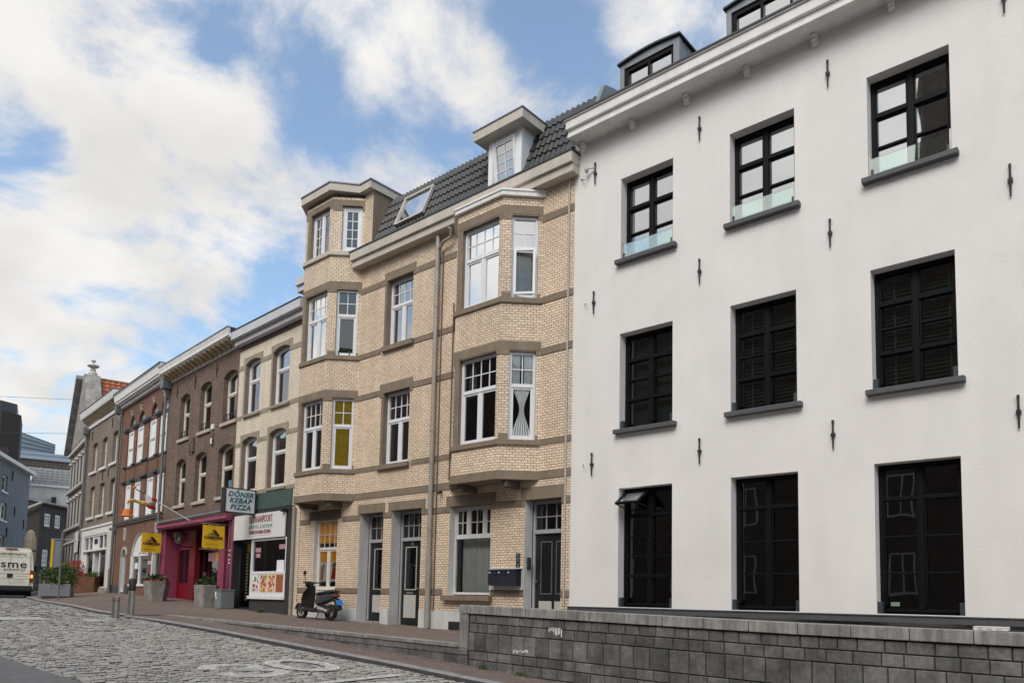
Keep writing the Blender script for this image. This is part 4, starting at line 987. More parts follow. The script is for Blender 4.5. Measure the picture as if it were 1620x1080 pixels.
# sign board over the shop
Tw = LH.matrix_basis
SB = thing('shop_sign_board', (-18.455, 0, 0), R(-3.26), 'off-white shop board lettered DE KRAANPOORT above the kebab shop window', 'shop sign')
sub(SB, 'board', M['signboard'], lambda q: q.box(-3.88, -.68, -.105, -.062, 1.67, 2.43), bevel=.005)
sub(SB, 'inner_border', M['grey'], lambda q: (q.box(-3.0, -1.42, -.1065, -.1055, 1.755, 1.765), q.box(-1.43, -1.42, -.1065, -.1055, 1.766, 2.40)))
text('lettering', 'DE KRAANPOORT', .29, M['maroon'], Matrix.Translation((-2.15, -.108, 2.245)) @ UPR, SB, .002, .05, .005, width=1.44)
text('lettering', '(0475-330769', .155, M['green'], Matrix.Translation((-2.17, -.108, 2.02)) @ UPR, SB, .002, .25, .001, width=1.45)
text('lettering', 'DONER SHOARMA PIZZERIA', .145, M['maroon'], Matrix.Translation((-2.17, -.108, 1.86)) @ UPR, SB, .002, .05, .004, width=1.36)
sub(SB, 'floodlight', M['blackplastic'], lambda q: q.box(-.80, -.66, -.20, -.07, 2.38, 2.47))
# projecting light box
SG = thing('light_box_sign', (-18.455, 0, 0), R(-3.26), 'projecting white light box lettered DONER KEBAP PIZZA in teal', 'shop sign')
sx0, sx1 = -2.74, -2.48
sub(SG, 'box', M['blackplastic'], lambda q: (q.box(sx0, sx1, -1.09, -1.05, 2.40, 3.15), q.box(sx0, sx1, -.15, -.11, 2.40, 3.15), q.box(sx0, sx1, -1.05, -.15, 3.12, 3.15), q.box(sx0, sx1, -1.05, -.15, 2.40, 2.43)))
sub(SG, 'face_panel', M['signwhite'], lambda q: (q.box(sx0+.01, sx1-.008, -1.05, -.15, 2.43, 3.12)))
sub(SG, 'bracket', M['iron'], lambda q: (q.tube([(-2.61, -.11, 2.95), (-2.61, -.04, 2.95)], .03, 6), q.tube([(-2.61, -.11, 2.55), (-2.61, -.04, 2.55)], .03, 6)))
TX = Matrix.Translation((sx1-.004, -.60, 0)) @ Matrix.Rotation(PI/2, 4, 'Z')
for bd, z, dx in (('DONER', 2.955, -.0), ('KEBAP', 2.765, -.01), ('PIZZA', 2.57, -.0)):
    text('lettering', bd, .215, M['teal'], TX @ Matrix.Translation((dx, 0, z)) @ UPR, SG, .003, .28, .007, 1.0, space=1.12)

sub(SG, 'accent', M['teal'], lambda q: q.extr([(-.13, 3.055), (-.095, 3.045), (-.055, 3.095), (-.085, 3.10)], 'y', -.003, 0), TX)

# ---- dark brown brick house with the magenta shopfront
BR = house('brown_brick_house', -22.745, .245, -5.5, 'dark brown brick house with magenta shopfront and arched windows')
W = 6.43
w2 = [(-5.20, -4.24, 5.68, 7.37), (-3.26, -2.23, 5.68, 7.44), (-1.22, -.11, 5.68, 7.42)]
w1 = [(-5.27, -4.30, 3.20, 4.92), (-3.40, -2.36, 3.20, 4.94), (-1.36, -.15, 3.20, 4.93)]
hl = [(a, b, c, d, {'arch': .15, 'd': .16, 'rm': 1}) for a, b, c, d in w2+w1]
m = MB(); wall(m, -W, 0, 2.56, 8.1, hl, 0, 0, 0)
m.face([(0, 0, 2.5), (0, 8, 2.5), (0, 8, 8.1), (0, 0, 8.1)]); m.build('wall', [M['brown'], M['brown']], BR)
sub(BR, 'interior', M['room'], lambda q: q.face([(-W+.1, 1.0, 2.6), (-.1, 1.0, 2.6), (-.1, 1.0, 8), (-W+.1, 1.0, 8)]))
for k, (a, b, c, d) in enumerate(w2+w1):
    w = window(BR, I4, a, b, c, d-.005, .16, [(.62, [(1, 1, True)]), (.38, [(1, 1, False)])], M['cream'] if k != 3 else M['cream'], fw=.07, tw=.085, arch=.15, gl=[GLLO, GLHI], glmap=[[0], [1 if k in (2, 5) else 0]])
    sub(w, 'sill', M['brownwin'], lambda q: q.box(a-.04, b+.10, -.07, .16, c-.115, c-.001), bevel=.008)
    def voussoir(q):
        n = 9; w2_ = (b-a)/2; xc = (a+b)/2; rise = .15
        X = [a+(b-a)*i/n for i in range(n+1)]; Z = [arch_z(x, xc, w2_, d, rise) for x in X]
        for i in range(n): q.extr([(X[i]+.008, Z[i]+.006), (X[i+1]-.008, Z[i+1]+.006), (X[i+1]-.004+(.03 if i > 4 else -.0), Z[i+1]+.20), (X[i]+.004-(.03 if i < 4 else 0), Z[i]+.20)], 'y', -.008, -.001)
    sub(w, 'arch_bricks', M['brown'], voussoir)
    if k < 3:
        def railing(q):
            q.tube([(a+.06, .06, c+.30), (b-.06, .06, c+.30)], .014, 6); q.tube([(a+.06, .06, c+.06), (b-.06, .06, c+.06)], .012, 6)
            for i in range(6):
                x = a+.1+(b-a-.2)*i/5; q.tube([(x, .06, c+.06), (x+.03, .05, c+.18), (x, .06, c+.30)], .011, 5); q.tube([(x+.06, .055, c+.1), (x-.02, .055, c+.26)], .01, 5)
        sub(w, 'balcony_railing', M['iron'], railing)
for x, a, b in ((-5.56, 7.36, 7.86), (-3.77, 7.37, 7.92), (-1.83, 7.41, 7.93), (-3.92, 4.93, 5.43), (-1.85, 4.96, 5.47)):
    sub(BR, 'wall_anchor', M['iron'], lambda q: (q.tube([(x, -.025, a), (x, -.03, (a+b)/2), (x, -.025, b)], [.01, .02, .014], 6), q.box(x-.03, x+.03, -.04, 0, (a+b)/2-.02, (a+b)/2+.02)))
sub(BR, 'wall_box', M['trimdark'], lambda q: q.box(-3.75, -3.52, -.08, 0, 5.05, 5.55)); sub(BR, 'alarm', M['white'], lambda q: (q.box(-1.98, -1.80, -.07, 0, 5.6, 5.78), q.box(-2.0, -1.88, -.06, 0, 5.1, 5.3)), bevel=.01)
# eaves with exposed soffit brackets
def eaves(q):
    q.box(-W-.02, .0, -.44, -.38, 8.36, 8.46); q.box(-W, 0, -.40, 0, 8.32, 8.359); q.box(-W, 0, -.05, -.001, 8.08, 8.319)
    q.extr([(-.38, 8.46), (-.44, 8.46), (-.47, 8.60), (-.47, 8.62), (-.38, 8.62)], 'x', -W-.03, .02)
sub(BR, 'cornice', M['soffit'], eaves)
def modill(q):
    for k in range(17): x = -W+.2+.375*k; q.extr([(-.051, 8.10), (-.37, 8.26), (-.37, 8.319), (-.051, 8.319)], 'x', x-.055, x+.055)
sub(BR, 'eaves_bracket', mat('ochre_stained_eaves', (.47, .38, .25), .8, nz=(6, .25)), modill)
sub(BR, 'gutter_edge', M['zinc'], lambda q: q.box(-W-.05, .03, -.49, -.2, 8.621, 8.65))
saddle(BR, W, 8.6, M['slate'])
# shopfront
sub(BR, 'gutter_strip', M['pipegrey'], lambda q: q.tube([(-6.1, -.27, 2.60), (.15, -.27, 2.62)], .055, 8))
def fas(q):
    q.extr([(0, 2.36), (-.20, 2.33), (-.27, 2.40), (-.24, 2.55), (0, 2.56)], 'x', -6.28, .14)
sub(BR, 'fascia', M['magenta'], fas, bevel=.006)
def pil(q):
    q.box(-6.27, -5.86, -.04, .5, -.5, 2.33); q.box(-.10, .25, -.04, .6, -.55, 2.34); q.box(-1.66, -1.16, .3, .6, -.5, 2.2)
    q.box(-5.86, -4.35, .50, .6, 1.60, 2.33); q.box(-1.16, .0, .55, .6, 1.55, 2.3)
sub(BR, 'pillar', M['magenta'], pil, bevel=.01)
def redp(q):
    q.box(-5.86, -5.78, .45, .6, -.3, 1.6); q.box(-4.72, -4.15, .45, .65, -.3, 2.33); q.box(-5.78, -4.72, .5, .6, -.3, .30); q.box(-5.78, -4.72, .52, .6, .3, .36)
sub(BR, 'shopfront_panel', M['redpaint'], redp, bevel=.008)
w = sub(BR, 'shop_window', M['oxblood'], lambda q: (q.box(-5.78, -5.73, .50, .56, .361, 1.6), q.box(-4.77, -4.721, .50, .56, .361, 1.6), q.box(-5.16, -5.12, .5, .55, .361, 1.6)))
sub(w, 'pane', GL, lambda q: q.face([(-5.74, .54, .36), (-4.74, .54, .36), (-4.74, .54, 1.6), (-5.74, .54, 1.6)]))
sub(w, 'yellow_board', M['yellow'], lambda q: q.box(-5.1, -4.74, .60, .61, 1.2, 1.58)); sub(w, 'window_display', M['trim'], lambda q: (q.box(-5.3, -4.7, .9, .95, .3, 1.1)))
d = sub(BR, 'door', M['oxblood'], lambda q: (q.box(-4.14, -4.0, .75, .82, -.3, 2.2), q.box(-2.75, -2.6, .75, .82, -.3, 2.2), q.box(-4.0, -2.75, .75, .82, -.3, .1), q.box(-4.0, -2.75, .75, .82, 1.5, 1.6), q.box(-2.6, -1.66, .7, .8, -.3, 2.3), q.box(-4.14, -2.6, .76, .8, 2.0, 2.3)))
sub(d, 'pane', GLLO, lambda q: q.face([(-4.0, .78, .1), (-2.75, .78, .1), (-2.75, .78, 2.0), (-4.0, .78, 2.0)])); sub(d, 'handle', M['steel'], lambda q: q.box(-3.95, -3.80, .70, .75, .60, .75))
sub(d, 'poster', M['pinkpaper'], lambda q: q.box(-3.7, -3.05, .77, .775, 1.15, 1.45)); sub(d, 'poster', M['yellow'], lambda q: q.box(-3.04, -2.80, .77, .775, 1.15, 1.45))
d = sub(BR, 'side_door', M['redpaint'], lambda q: q.box(-1.15, -.101, .45, .55, -.5, 1.55), bevel=.008)
sub(d, 'bell_panel', M['steel'], lambda q: (q.box(-.75, -.5, .43, .449, 1.12, 1.18), q.box(-.72, -.6, .43, .449, 1.0, 1.05), q.box(-.72, -.6, .43, .449, .9, .95)))
sub(BR, 'doorstep', M['darkstone'], lambda q: q.box(-5.6, -1.0, .05, 1.0, -.8, -.31), bevel=.01)
sub(BR, 'shop_recess', M['oxblood'], lambda q: (q.box(-W, .2, 1.0, 1.05, -.5, 2.56), q.box(-W, .2, .0, 1.0, 2.345, 2.36)))
sub(BR, 'bell', M['paper'], lambda q: [q.box(.06, .12, -.06, -.041, z, z+.05) for z in (.95, 1.05, 1.2, 1.35)])
sub(BR, 'downpipe', M['pipegrey'], lambda q: (q.tube([(-6.36, -.12, -.3), (-6.36, -.12, 2.5), (-6.40, -.16, 2.75), (-6.40, -.16, 7.9)], .055, 8), q.box(-6.58, -6.22, -.34, -.02, 7.85, 8.33)), smooth=False)
# lanterns
for k, x in enumerate((-4.55, -1.70)):
    L = thing('wall_lantern', Tw @ Vector((0, 0, 0)), 0, ['six-sided glass wall lantern left of the shop door', 'glass wall lantern half behind the nearer yellow banner'][k], 'lantern', 'lanterns on the magenta shopfront')
    L.location = BR.location; L.rotation_euler = BR.rotation_euler
    sub(L, 'cage', M['iron'], lambda q: (q.lathe([(.0, 2.24), (.09, 2.20), (.25, 2.12), (.245, 2.10), (.21, 2.10)], (x, .0, 0), 6), q.lathe([(.09, 1.745), (.10, 1.77), (.0, 1.74)], (x, 0, 0), 6), [q.tube([(x+.205*math.cos(PI/3*i), .205*math.sin(PI/3*i), 2.10), (x+.095*math.cos(PI/3*i), .095*math.sin(PI/3*i), 1.77)], .012, 5) for i in range(6)], q.tube([(x, .5, 1.68), (x, .1, 1.66), (x, 0, 1.75)], .02, 6)))
    sub(L, 'lamp_glass', glass('lantern_glass_%d' % k, .12, .8), lambda q: q.lathe([(.20, 2.095), (.092, 1.775)], (x, 0, 0), 6))
    sub(L, 'bulb', M['paper'], lambda q: q.lathe([(0, 2.02), (.04, 2.0), (.05, 1.94), (.025, 1.88), (0, 1.86)], (x, 0, 0), 8))
# yellow banners
def banner(xw, label, z0, z1):
    B = thing('yellow_banner', (0, 0, 0), 0, label, 'banner', 'yellow banners on the magenta shopfront'); B.location = BR.location; B.rotation_euler = BR.rotation_euler
    def cl(q):
        nx, nz = 10, 10
        for i in range(nx):
            for j in range(nz):
                P = lambda i, j: (xw+.012*math.sin(i*.8)*(1-abs(j/nz-.5)), -.86+.70*i/nx, z0+(z1-z0)*j/nz+.012*math.cos(i*1.9)*(1 if j in (0, nz) else 0))
                q.face([P(i, j), P(i+1, j), P(i+1, j+1), P(i, j+1)])
    c = sub(B, 'cloth', M['yellow'], cl, smooth=True)
    sub(B, 'rod', M['steel'], lambda q: (q.tube([(xw, 0, z1+.04), (xw, -.93, z1+.04)], .015, 6), q.tube([(xw, 0, z0-.04), (xw, -.93, z0-.04)], .015, 6)))
    T_ = Matrix.Translation((xw+.014, -.51, 0)) @ Matrix.Rotation(PI/2, 4, 'Z')
    text('lettering', 'CARBONA', .125, M['oxblood'], T_ @ Matrix.Translation((0, 0, z0+.335)) @ UPR, B, .003, 0, .005, 1.0)
    sub(B, 'small_print', M['oxblood'], lambda q: [q.box(xw+.013, xw+.016, -.74+.062*k, -.70+.062*k, z0+.115, z0+.127) for k in range(7)])
    def bird(q):
        Tb = T_; q.T = Tb
        q.extr([(-.05, z0+.56), (.0, z0+.60), (.06, z0+.575), (.20, z0+.42), (.17, z0+.40), (.07, z0+.41), (.0, z0+.52)], 'y', -.003, .0, 0)
    sub(B, 'emblem', M['oxblood'], bird)
    def leafy(q): q.T = T_; q.extr([(-.21, z0+.42), (-.05, z0+.50), (.0, z0+.50), (.06, z0+.41), (.0, z0+.43)], 'y', -.004, 0, 0)
    sub(B, 'emblem', M['salad'], leafy)
    return B
banner(-.12, 'yellow hanging banner nearest the kebab shop', 1.42, 2.15)
banner(-5.94, 'yellow hanging banner at the far end of the shopfront', 1.46, 2.20)
# flagpole with furled flag and orange bucket
FP = thing('flagpole', (0, 0, 0), 0, 'slanted white flagpole with furled red, white and yellow flag', 'flagpole'); FP.location = BR.location; FP.rotation_euler = BR.rotation_euler
fx = -2.93
pt = lambda off: (fx, -off, 2.52+(off-.30)*.5)
sub(FP, 'pole', M['white'], lambda q: q.tube([pt(.2), pt(1.70)], .022, 8)); sub(FP, 'pole_tip', M['pipegrey'], lambda q: q.tube([pt(1.70), pt(2.05)], .02, 8)); sub(FP, 'finial', M['orangeshade'], lambda q: q.lathe([(0, -.03), (.055, 0), (.06, .04), (.0, .09)], pt(2.10), 8))
def furl(q, pts, r): q.tube(pts, r, 7)
sub(FP, 'flag', M['whitecloth'], lambda q: furl(q, [pt(1.75), (fx, -1.66, 3.12), (fx, -1.60, 2.98), (fx+.02, -1.55, 2.9)], [.03, .09, .14, .08]))
sub(FP, 'flag_stripe', M['redcloth'], lambda q: (furl(q, [(fx, -1.72, 2.92), (fx, -1.55, 2.86), (fx+.02, -1.40, 2.80)], [.04, .09, .03]), furl(q, [(fx+.05, -1.55, 3.12), (fx+.05, -1.42, 3.10), (fx+.05, -1.44, 2.98)], [.06, .05, .02])))
sub(FP, 'flag_stripe', M['goldcloth'], lambda q: furl(q, [(fx, -1.64, 2.93), (fx, -1.80, 2.95), (fx, -1.95, 2.97), (fx, -2.12, 3.02), (fx, -2.25, 2.98), (fx, -2.30, 2.88)], [.07, .09, .05, .06, .05, .02]))
sub(FP, 'hanging_bucket', M['orangeshade'], lambda q: (q.lathe([(.0, 2.70), (.13, 2.70), (.17, 2.50), (.22, 2.47), (.20, 2.46), (.15, 2.48)], (fx, -2.27, 0), 10), q.tube([(fx, -2.27, 2.70), (fx, -2.26, 2.9)], .008, 4)))

# ---- red-brown brick house
RH = house('red_brick_house', -29.145, .86, -7.6, 'red-brown brick house with tall white windows between dark capped piers')
W = 6.82
wx = [(-5.40, -4.66), (-4.02, -3.22), (-2.26, -1.46), (-.88, -.08)]
hl = []
for a, b in wx:
    hl += [(a-.06, b+.06, 5.46, 7.66, {'arch': .37, 'd': .14, 'n': 12, 'rm': 0}), (a, b, 3.10, 4.60, {'d': .14, 'rm': 0})]
gh = [(-5.42, -4.74, -.02, 1.83, {'arch': .33, 'd': .2, 'rm': 1}), (-4.06, -1.56, .30, 2.45, {'arch': .95, 'd': .2, 'n': 16, 'rm': 1}), (-.95, -.14, -.3, 1.62, {'d': .25, 'rm': 1}), (-5.27, -5.1, 2.28, 2.66, {'d': .1, 'rm': 1}), (-.78, -.58, 2.30, 2.62, {'d': .1, 'rm': 1})]
shell(RH, W, -.5, 8.3, hl+gh, [M['redbrick'], M['white']])
for k, (a, b) in enumerate(wx):
    w = window(RH, I4, a, b, 5.47, 6.96, -.02, [(.5, [(2 if k == 3 else 1, 1, True)]), (.5, [(2 if k == 3 else 1, 1, True)])], M['white'], fw=.06, tw=.03, gl=[M['curtain']])
    sub(w, 'shutter', M['white'], lambda q: q.box(a+.06, b-.06, .045, .05, 5.5, 6.9))
    sub(w, 'lintel', M['darkstone'], lambda q: q.box(a-.055, b+.055, .03, .139, 6.965, 7.20), bevel=.008)
    def fan(q):
        xc = (a+b)/2; r = (b-a)/2+.05
        for i in range(7): t = PI*(i+.5)/7; q.tube([(xc, .10, 7.22), (xc+r*math.cos(t), .10, 7.22+.42*math.sin(t))], .012, 4)
        for rr in (.45, .8): q.tube([(xc+r*rr*math.cos(PI*i/8), .10, 7.22+.42*rr*math.sin(PI*i/8)) for i in range(9)], .012, 4)
    sub(w, 'fanlight', M['greyreveal'], fan)
    sub(w, 'sill', M['darkstone'], lambda q: q.box(a-.1, b+.1, -.03, .1, 5.37, 5.459))
    w = window(RH, I4, a, b, 3.10, 4.60, -.02, [(1, [(1, 1, True)])], M['white'], fw=.06, gl=[M['curtain']]); sub(w, 'shutter', M['white'], lambda q: q.box(a+.06, b-.06, .045, .05, 3.15, 4.55))
    sub(w, 'lintel', M['darkstone'], lambda q: q.box(a-.05, b+.05, -.02, .1, 4.605, 4.83))
    sub(RH, 'keystone', M['palestone'], lambda q: (q.extr([((a+b)/2-.05, 7.70), ((a+b)/2+.05, 7.70), ((a+b)/2+.08, 7.86), ((a+b)/2-.08, 7.86)], 'y', -.07, 0), q.box((a+b)/2-.10, (a+b)/2+.10, -.10, 0, 7.862, 7.90)))
for a, b in ((-6.35, -5.46), (-4.60, -4.08), (-3.16, -2.32), (-1.40, -.94)):
    c0, c1 = (a, b) if a > -6 else (-6.0, -5.5)
    sub(RH, 'pier', M['redbrick'], lambda q: (q.box(c0+.08, c1-.08, -.035, -.001, 3.08, 4.70), q.box(c0+.08, c1-.08, -.035, -.001, 4.83, 5.40), q.box(c0+.08, c1-.08, -.035, -.001, 5.5, 7.05)))
    sub(RH, 'pier_cap', M['darkstone'], lambda q: (q.box(c0+.0, c1-.0, -.13, -.001, 7.06, 7.18), q.box(c0+.04, c1-.04, -.09, -.001, 7.0, 7.059), q.box(c0+.0, c1-.0, -.13, -.001, 4.72, 4.829), q.box(c0+.04, c1-.04, -.11, -.001, 5.41, 5.49)), bevel=.012)
sub(RH, 'ledge', M['darkstone'], lambda q: (q.box(-6.75, -.1, -.12, -.001, 2.95, 3.06)), bevel=.01); sub(RH, 'ledge_moulding', M['palestone'], lambda q: q.box(-6.75, -.1, -.07, -.001, 2.90, 2.949))
def rcorn(q):
    q.box(-W, 0, -.14, 0, 8.26, 8.36); q.box(-W+.02, 0, -.32, 0, 8.44, 8.50); q.extr([(-.30, 8.501), (-.36, 8.53), (-.40, 8.80), (-.44, 8.86), (0, 8.86)], 'x', -W-.05, .02)
    for k in range(22): x = -W+.15+.305*k; q.box(x, x+.10, -.26, -.001, 8.365, 8.438)
sub(RH, 'cornice', M['white'], rcorn); sub(RH, 'gutter_edge', M['zincdark'], lambda q: q.box(-W-.06, .03, -.46, 0, 8.861, 8.89)); saddle(RH, W, 8.8, M['slate'])
d = sub(RH, 'door', M['doorgreen'], lambda q: q.box(-5.38, -4.78, .15, .2, -.1, 1.8)); 
def dfr(q):
    n = 8; xc = -5.08; X = [-5.42+.68*k/n for k in range(n+1)]; Z = [arch_z(x, xc, .34, 1.83, .33) for x in X]
    for k in range(n): q.extr([(X[k], Z[k]), (X[k+1], Z[k+1]), (X[k+1]+(.09 if k > 3 else -.09), Z[k+1]+.10), (X[k]+(.09 if k >= 4 else -.09), Z[k]+.10)], 'y', -.03, 0)
    q.box(-5.52, -5.421, -.03, .0, -.2, 1.5)
sub(d, 'door_surround', M['palestone'], dfr)
def bigw(q):
    n = 16; xc = -2.81; A = [(-4.06+2.5*k/n) for k in range(n+1)]; Z = [arch_z(x, xc, 1.25, 2.45, .95) for x in A]
    for k in range(n): q.extr([(A[k], 1.56), (A[k+1], 1.56), (A[k+1], Z[k+1]-.005), (A[k], Z[k]-.005)], 'y', .08, .16)
    for a, b in ((-4.05, -3.94), (-3.06, -2.93), (-1.66, -1.57)): q.box(a, b, .06, .16, .32, 1.559)
    q.box(-4.05, -1.57, .06, .16, 1.46, 1.5595); q.box(-4.1, -1.5, -.04, .2, .22, .319)
w = sub(RH, 'arched_window', M['white'], bigw); sub(w, 'pane', GLLO, lambda q: q.face([(-4.0, .12, .32), (-1.6, .12, .32), (-1.6, .12, 1.5), (-4.0, .12, 1.5)]))
sub(w, 'notice', M['paper'], lambda q: (q.box(-3.8, -3.35, .110, .115, .95, 1.2))); sub(w, 'window_bench', M['redpaint'], lambda q: q.box(-3.9, -1.7, .5, .55, .45, .6))
sub(RH, 'white_post', M['white'], lambda q: (q.box(-.98, -.86, -.03, .2, -.35, 1.62), q.box(-1.02, -.10, -.02, .15, 1.621, 1.70))); sub(RH, 'passage', M['room'], lambda q: q.box(-.86, -.14, .24, .26, -.4, 1.62))
sub(RH, 'stone_block', M['palestone'], lambda q: [q.box(-1.52, -1.06, -.02, -.001, z, z+.14) for z in (.55, 1.08)]+[q.box(-1.5, -1.05, -.06, -.001, -.5, .10)])
sub(RH, 'slit_surround', M['palestone'], lambda q: (q.box(-5.35, -5.271, -.02, -.001, 2.2, 2.75), q.box(-5.1, -5.02, -.02, -.001, 2.2, 2.75), q.box(-5.27, -5.1, -.02, -.001, 2.661, 2.75), q.box(-.87, -.781, -.02, -.001, 2.25, 2.72), q.box(-.579, -.49, -.02, -.001, 2.25, 2.72), q.box(-.78, -.58, -.02, -.001, 2.621, 2.72)))
sub(RH, 'base_course', M['darkstone'], lambda q: (q.box(-W, -5.5, -.04, -.001, -.5, .28), q.box(-4.7, -4.1, -.04, -.001, -.5, .28)), bevel=.01)
sub(RH, 'downpipe', M['pipegrey'], lambda q: (q.tube([(-6.68, -.14, -.3), (-6.68, -.14, 1.0)], .07, 8), q.tube([(-6.68, -.12, 1.0), (-6.68, -.12, 7.75), (-6.82, -.22, 8.05), (-6.80, -.28, 8.48)], .055, 8), q.tube([(-6.68, -.12, 2.78), (-7.1, -.14, 2.80)], .07, 8), q.box(-6.95, -6.68, -.32, -.10, 8.05, 8.40)))

# ---- grey-brown house with white shopfront
GH = house('grey_brown_brick_house', -35.92, 1.77, -7.87, 'grey-brown brick house with narrow windows above white painted shopfront')
W = 6.84
gx = [(-5.50, -4.50), (-3.48, -2.55), (-1.48, -.52)]
hl = []
for a, b in gx: hl += [(a, b, 5.97, 7.47, {'arch': .08, 'd': .2, 'rm': 0}), (a, b, 3.66, 5.24, {'arch': .08, 'd': .2, 'rm': 0})]
m = MB(); wall(m, -W, 0, 3.15, 8.5, hl, 0, 0, 0); m.face([(-W, 8, 3), (-W, 0, 3), (-W, 0, 8.5), (-W, 8, 8.5)]); m.face([(0, 0, -.5), (0, 8, -.5), (0, 8, 8.5), (0, 0, 8.5)]); m.build('wall', [M['greybrick']], GH)
sub(GH, 'interior', M['room'], lambda q: q.face([(-W+.1, 1.2, -.5), (-.1, 1.2, -.5), (-.1, 1.2, 8.4), (-W+.1, 1.2, 8.4)]))
for a, b in gx:
    for lo, hi in ((5.97, 7.47), (3.66, 5.24)):
        w = window(GH, I4, a, b, lo, hi-.08, .14, [(.62, [(1, 1, True)]), (.38, [(1, 1, True)])], M['cream'], fw=.07, tw=.04, gl=[GLLO])
        sub(w, 'sill', M['white'], lambda q: q.box(a-.22, b+.12, -.09, .14, lo-.12, lo-.001), bevel=.008)
def gcorn(q):
    q.box(-W, 0, -.06, -.001, 8.36, 8.52); q.box(-W-.02, .0, -.40, -.30, 8.86, 8.93); q.box(-W-.03, .02, -.42, 0, 8.931, 9.0); q.extr([(-.30, 9.001), (-.42, 9.02), (-.46, 9.18), (0, 9.18)], 'x', -W-.04, .02)
sub(GH, 'cornice', M['white'], gcorn)
def gm(q):
    q.box(-W, 0, -.30, 0, 8.861, 8.925)
    for k in range(19): x = -W+.15+.355*k; q.extr([(-.061, 8.53), (-.29, 8.76), (-.29, 8.86), (-.061, 8.86)], 'x', x-.06, x+.06)
sub(GH, 'eaves_bracket', bpy.data.materials['ochre_stained_eaves'], gm); sub(GH, 'gutter_edge', M['zincdark'], lambda q: q.box(-W-.05, .03, -.48, 0, 9.181, 9.22)); saddle(GH, W, 9.1, M['slate'])
def shop(q):
    q.box(-6.6, -.02, -.10, -.001, 3.06, 3.16); q.box(-6.55, -.03, -.05, .2, 2.72, 3.059); q.box(-6.5, -5.92, -.04, .2, -.4, 2.719)
    q.box(-5.92, -1.24, -.02, .1, 2.64, 2.719); q.box(-5.92, -1.24, -.08, .15, 1.92, 2.02)
    for x in (-5.02, -4.16, -3.02, -2.12): q.box(x-.05, x+.05, 0, .1, 2.021, 2.639)
    q.box(-4.16, -3.02, .02, .1, 2.021, 2.639)
    q.box(-4.2, -3.95, .05, .6, -.3, 1.919); q.box(-2.95, -2.78, .05, .6, -.3, 1.919); q.box(-4.0, -2.8, .55, .6, -.3, .3); q.box(-5.92, -5.45, .02, .15, -.3, 1.919)
    q.box(-5.45, -4.2, .02, .12, -.3, .2); q.box(-2.78, -1.25, .02, .12, -.3, .2)
sub(GH, 'shopfront', M['white'], shop, bevel=.008)
sub(GH, 'shop_pane', GLLO, lambda q: (q.face([(-5.92, .06, 2.02), (-4.16, .06, 2.02), (-4.16, .06, 2.64), (-5.92, .06, 2.64)]), q.face([(-3.02, .06, 2.02), (-1.24, .06, 2.02), (-1.24, .06, 2.64), (-3.02, .06, 2.64)]), q.face([(-5.45, .08, .2), (-4.2, .08, .2), (-4.2, .08, 1.92), (-5.45, .08, 1.92)]), q.face([(-2.78, .08, .2), (-1.24, .08, .2), (-1.24, .08, 1.92), (-2.78, .08, 1.92)])))
d = sub(GH, 'door', M['white'], lambda q: q.box(-3.94, -2.96, .62, .68, -.3, 1.9)); 
sub(GH, 'fan_grille', M['iron'], lambda q: (q.box(-3.85, -3.6, .0, .019, 2.28, 2.52), q.box(-3.5, -3.25, .0, .019, 2.28, 2.52)))
sub(GH, 'pillar', M['whitebrick'], lambda q: q.box(-1.239, -.03, -.05, .4, -.3, 2.7195)); sub(GH, 'pillar_base', M['concrete'], lambda q: q.extr([(-1.4, -.5), (.1, -.5), (.05, .05), (-.1, .15), (-1.1, .15), (-1.3, .05)], 'y', -.28, -.051), bevel=.02)
sub(GH, 'downpipe', M['pipegrey'], lambda q: (q.tube([(-6.55, -.12, 3.2), (-6.55, -.12, 8.2), (-6.6, -.25, 8.5)], .06, 8), q.box(-6.75, -6.4, -.3, -.05, 8.1, 8.45)))
sub(GH, 'wall_anchor', M['iron'], lambda q: [q.box(x-.03, x+.03, -.03, -.001, z, z+.45) for x, z in ((-5.75, 7.7), (-3.0, 5.35), (-1.75, 7.75), (-1.9, 5.4))])

# ---- gable-fronted old house
TH = house('stone_gabled_house', -42.72, 2.71, -12.08, 'old pale house with steep stone gable, finial and orange tiled roof')
W = 6.65
tw = [(-5.9+1.28*k, -5.15+1.28*k) for k in range(5)]
hl = [(a, b, z0, z1, {'d': .2, 'rm': 1}) for a, b in tw for z0, z1 in ((5.75, 7.30), (3.55, 5.1), (.6, 2.6))]+[(a, b, 7.9, 9.2, {'d': .2, 'rm': 1}) for a, b in tw[1:4]]
m = MB(); wall(m, -W, 0, -.5, 8.55, [h for h in hl if h[3] < 8.5]); 
m.build('wall', [M['gablewall'], M['darkstone']], TH)  # shade of the narrow openings is put into the reveals' dark colour
gab = [(-W, 8.3), (0, 8.3), (-2.95, 12.15), (-3.55, 12.15)]
sub(TH, 'gable', M['gablestone'], lambda q: (q.extr(gab, 'y', -.02, .78)), bevel=.03); sub(TH, 'finial', M['palestone'], lambda q: q.lathe([(.24, 12.15), (.24, 12.30), (.13, 12.40), (.17, 12.48), (.08, 12.55), (.32, 12.70), (.30, 12.76), (.08, 12.84), (.06, 12.92), (.13, 13.0), (.11, 13.06), (0, 13.12)], (-3.2, .42, 0), 10), smooth=True)
sub(TH, 'rake_eave', M['gablestone'], lambda q: q.extr([(-W-.3, 7.98), (-W-.3, 8.12), (-3.6, 12.15), (-3.55, 11.95)], 'y', -.35, .1))
sub(TH, 'interior', M['room'], lambda q: q.face([(-W+.1, .8, -.5), (-.1, .8, -.5), (-.1, .8, 8.5), (-W+.1, .8, 8.5)]))
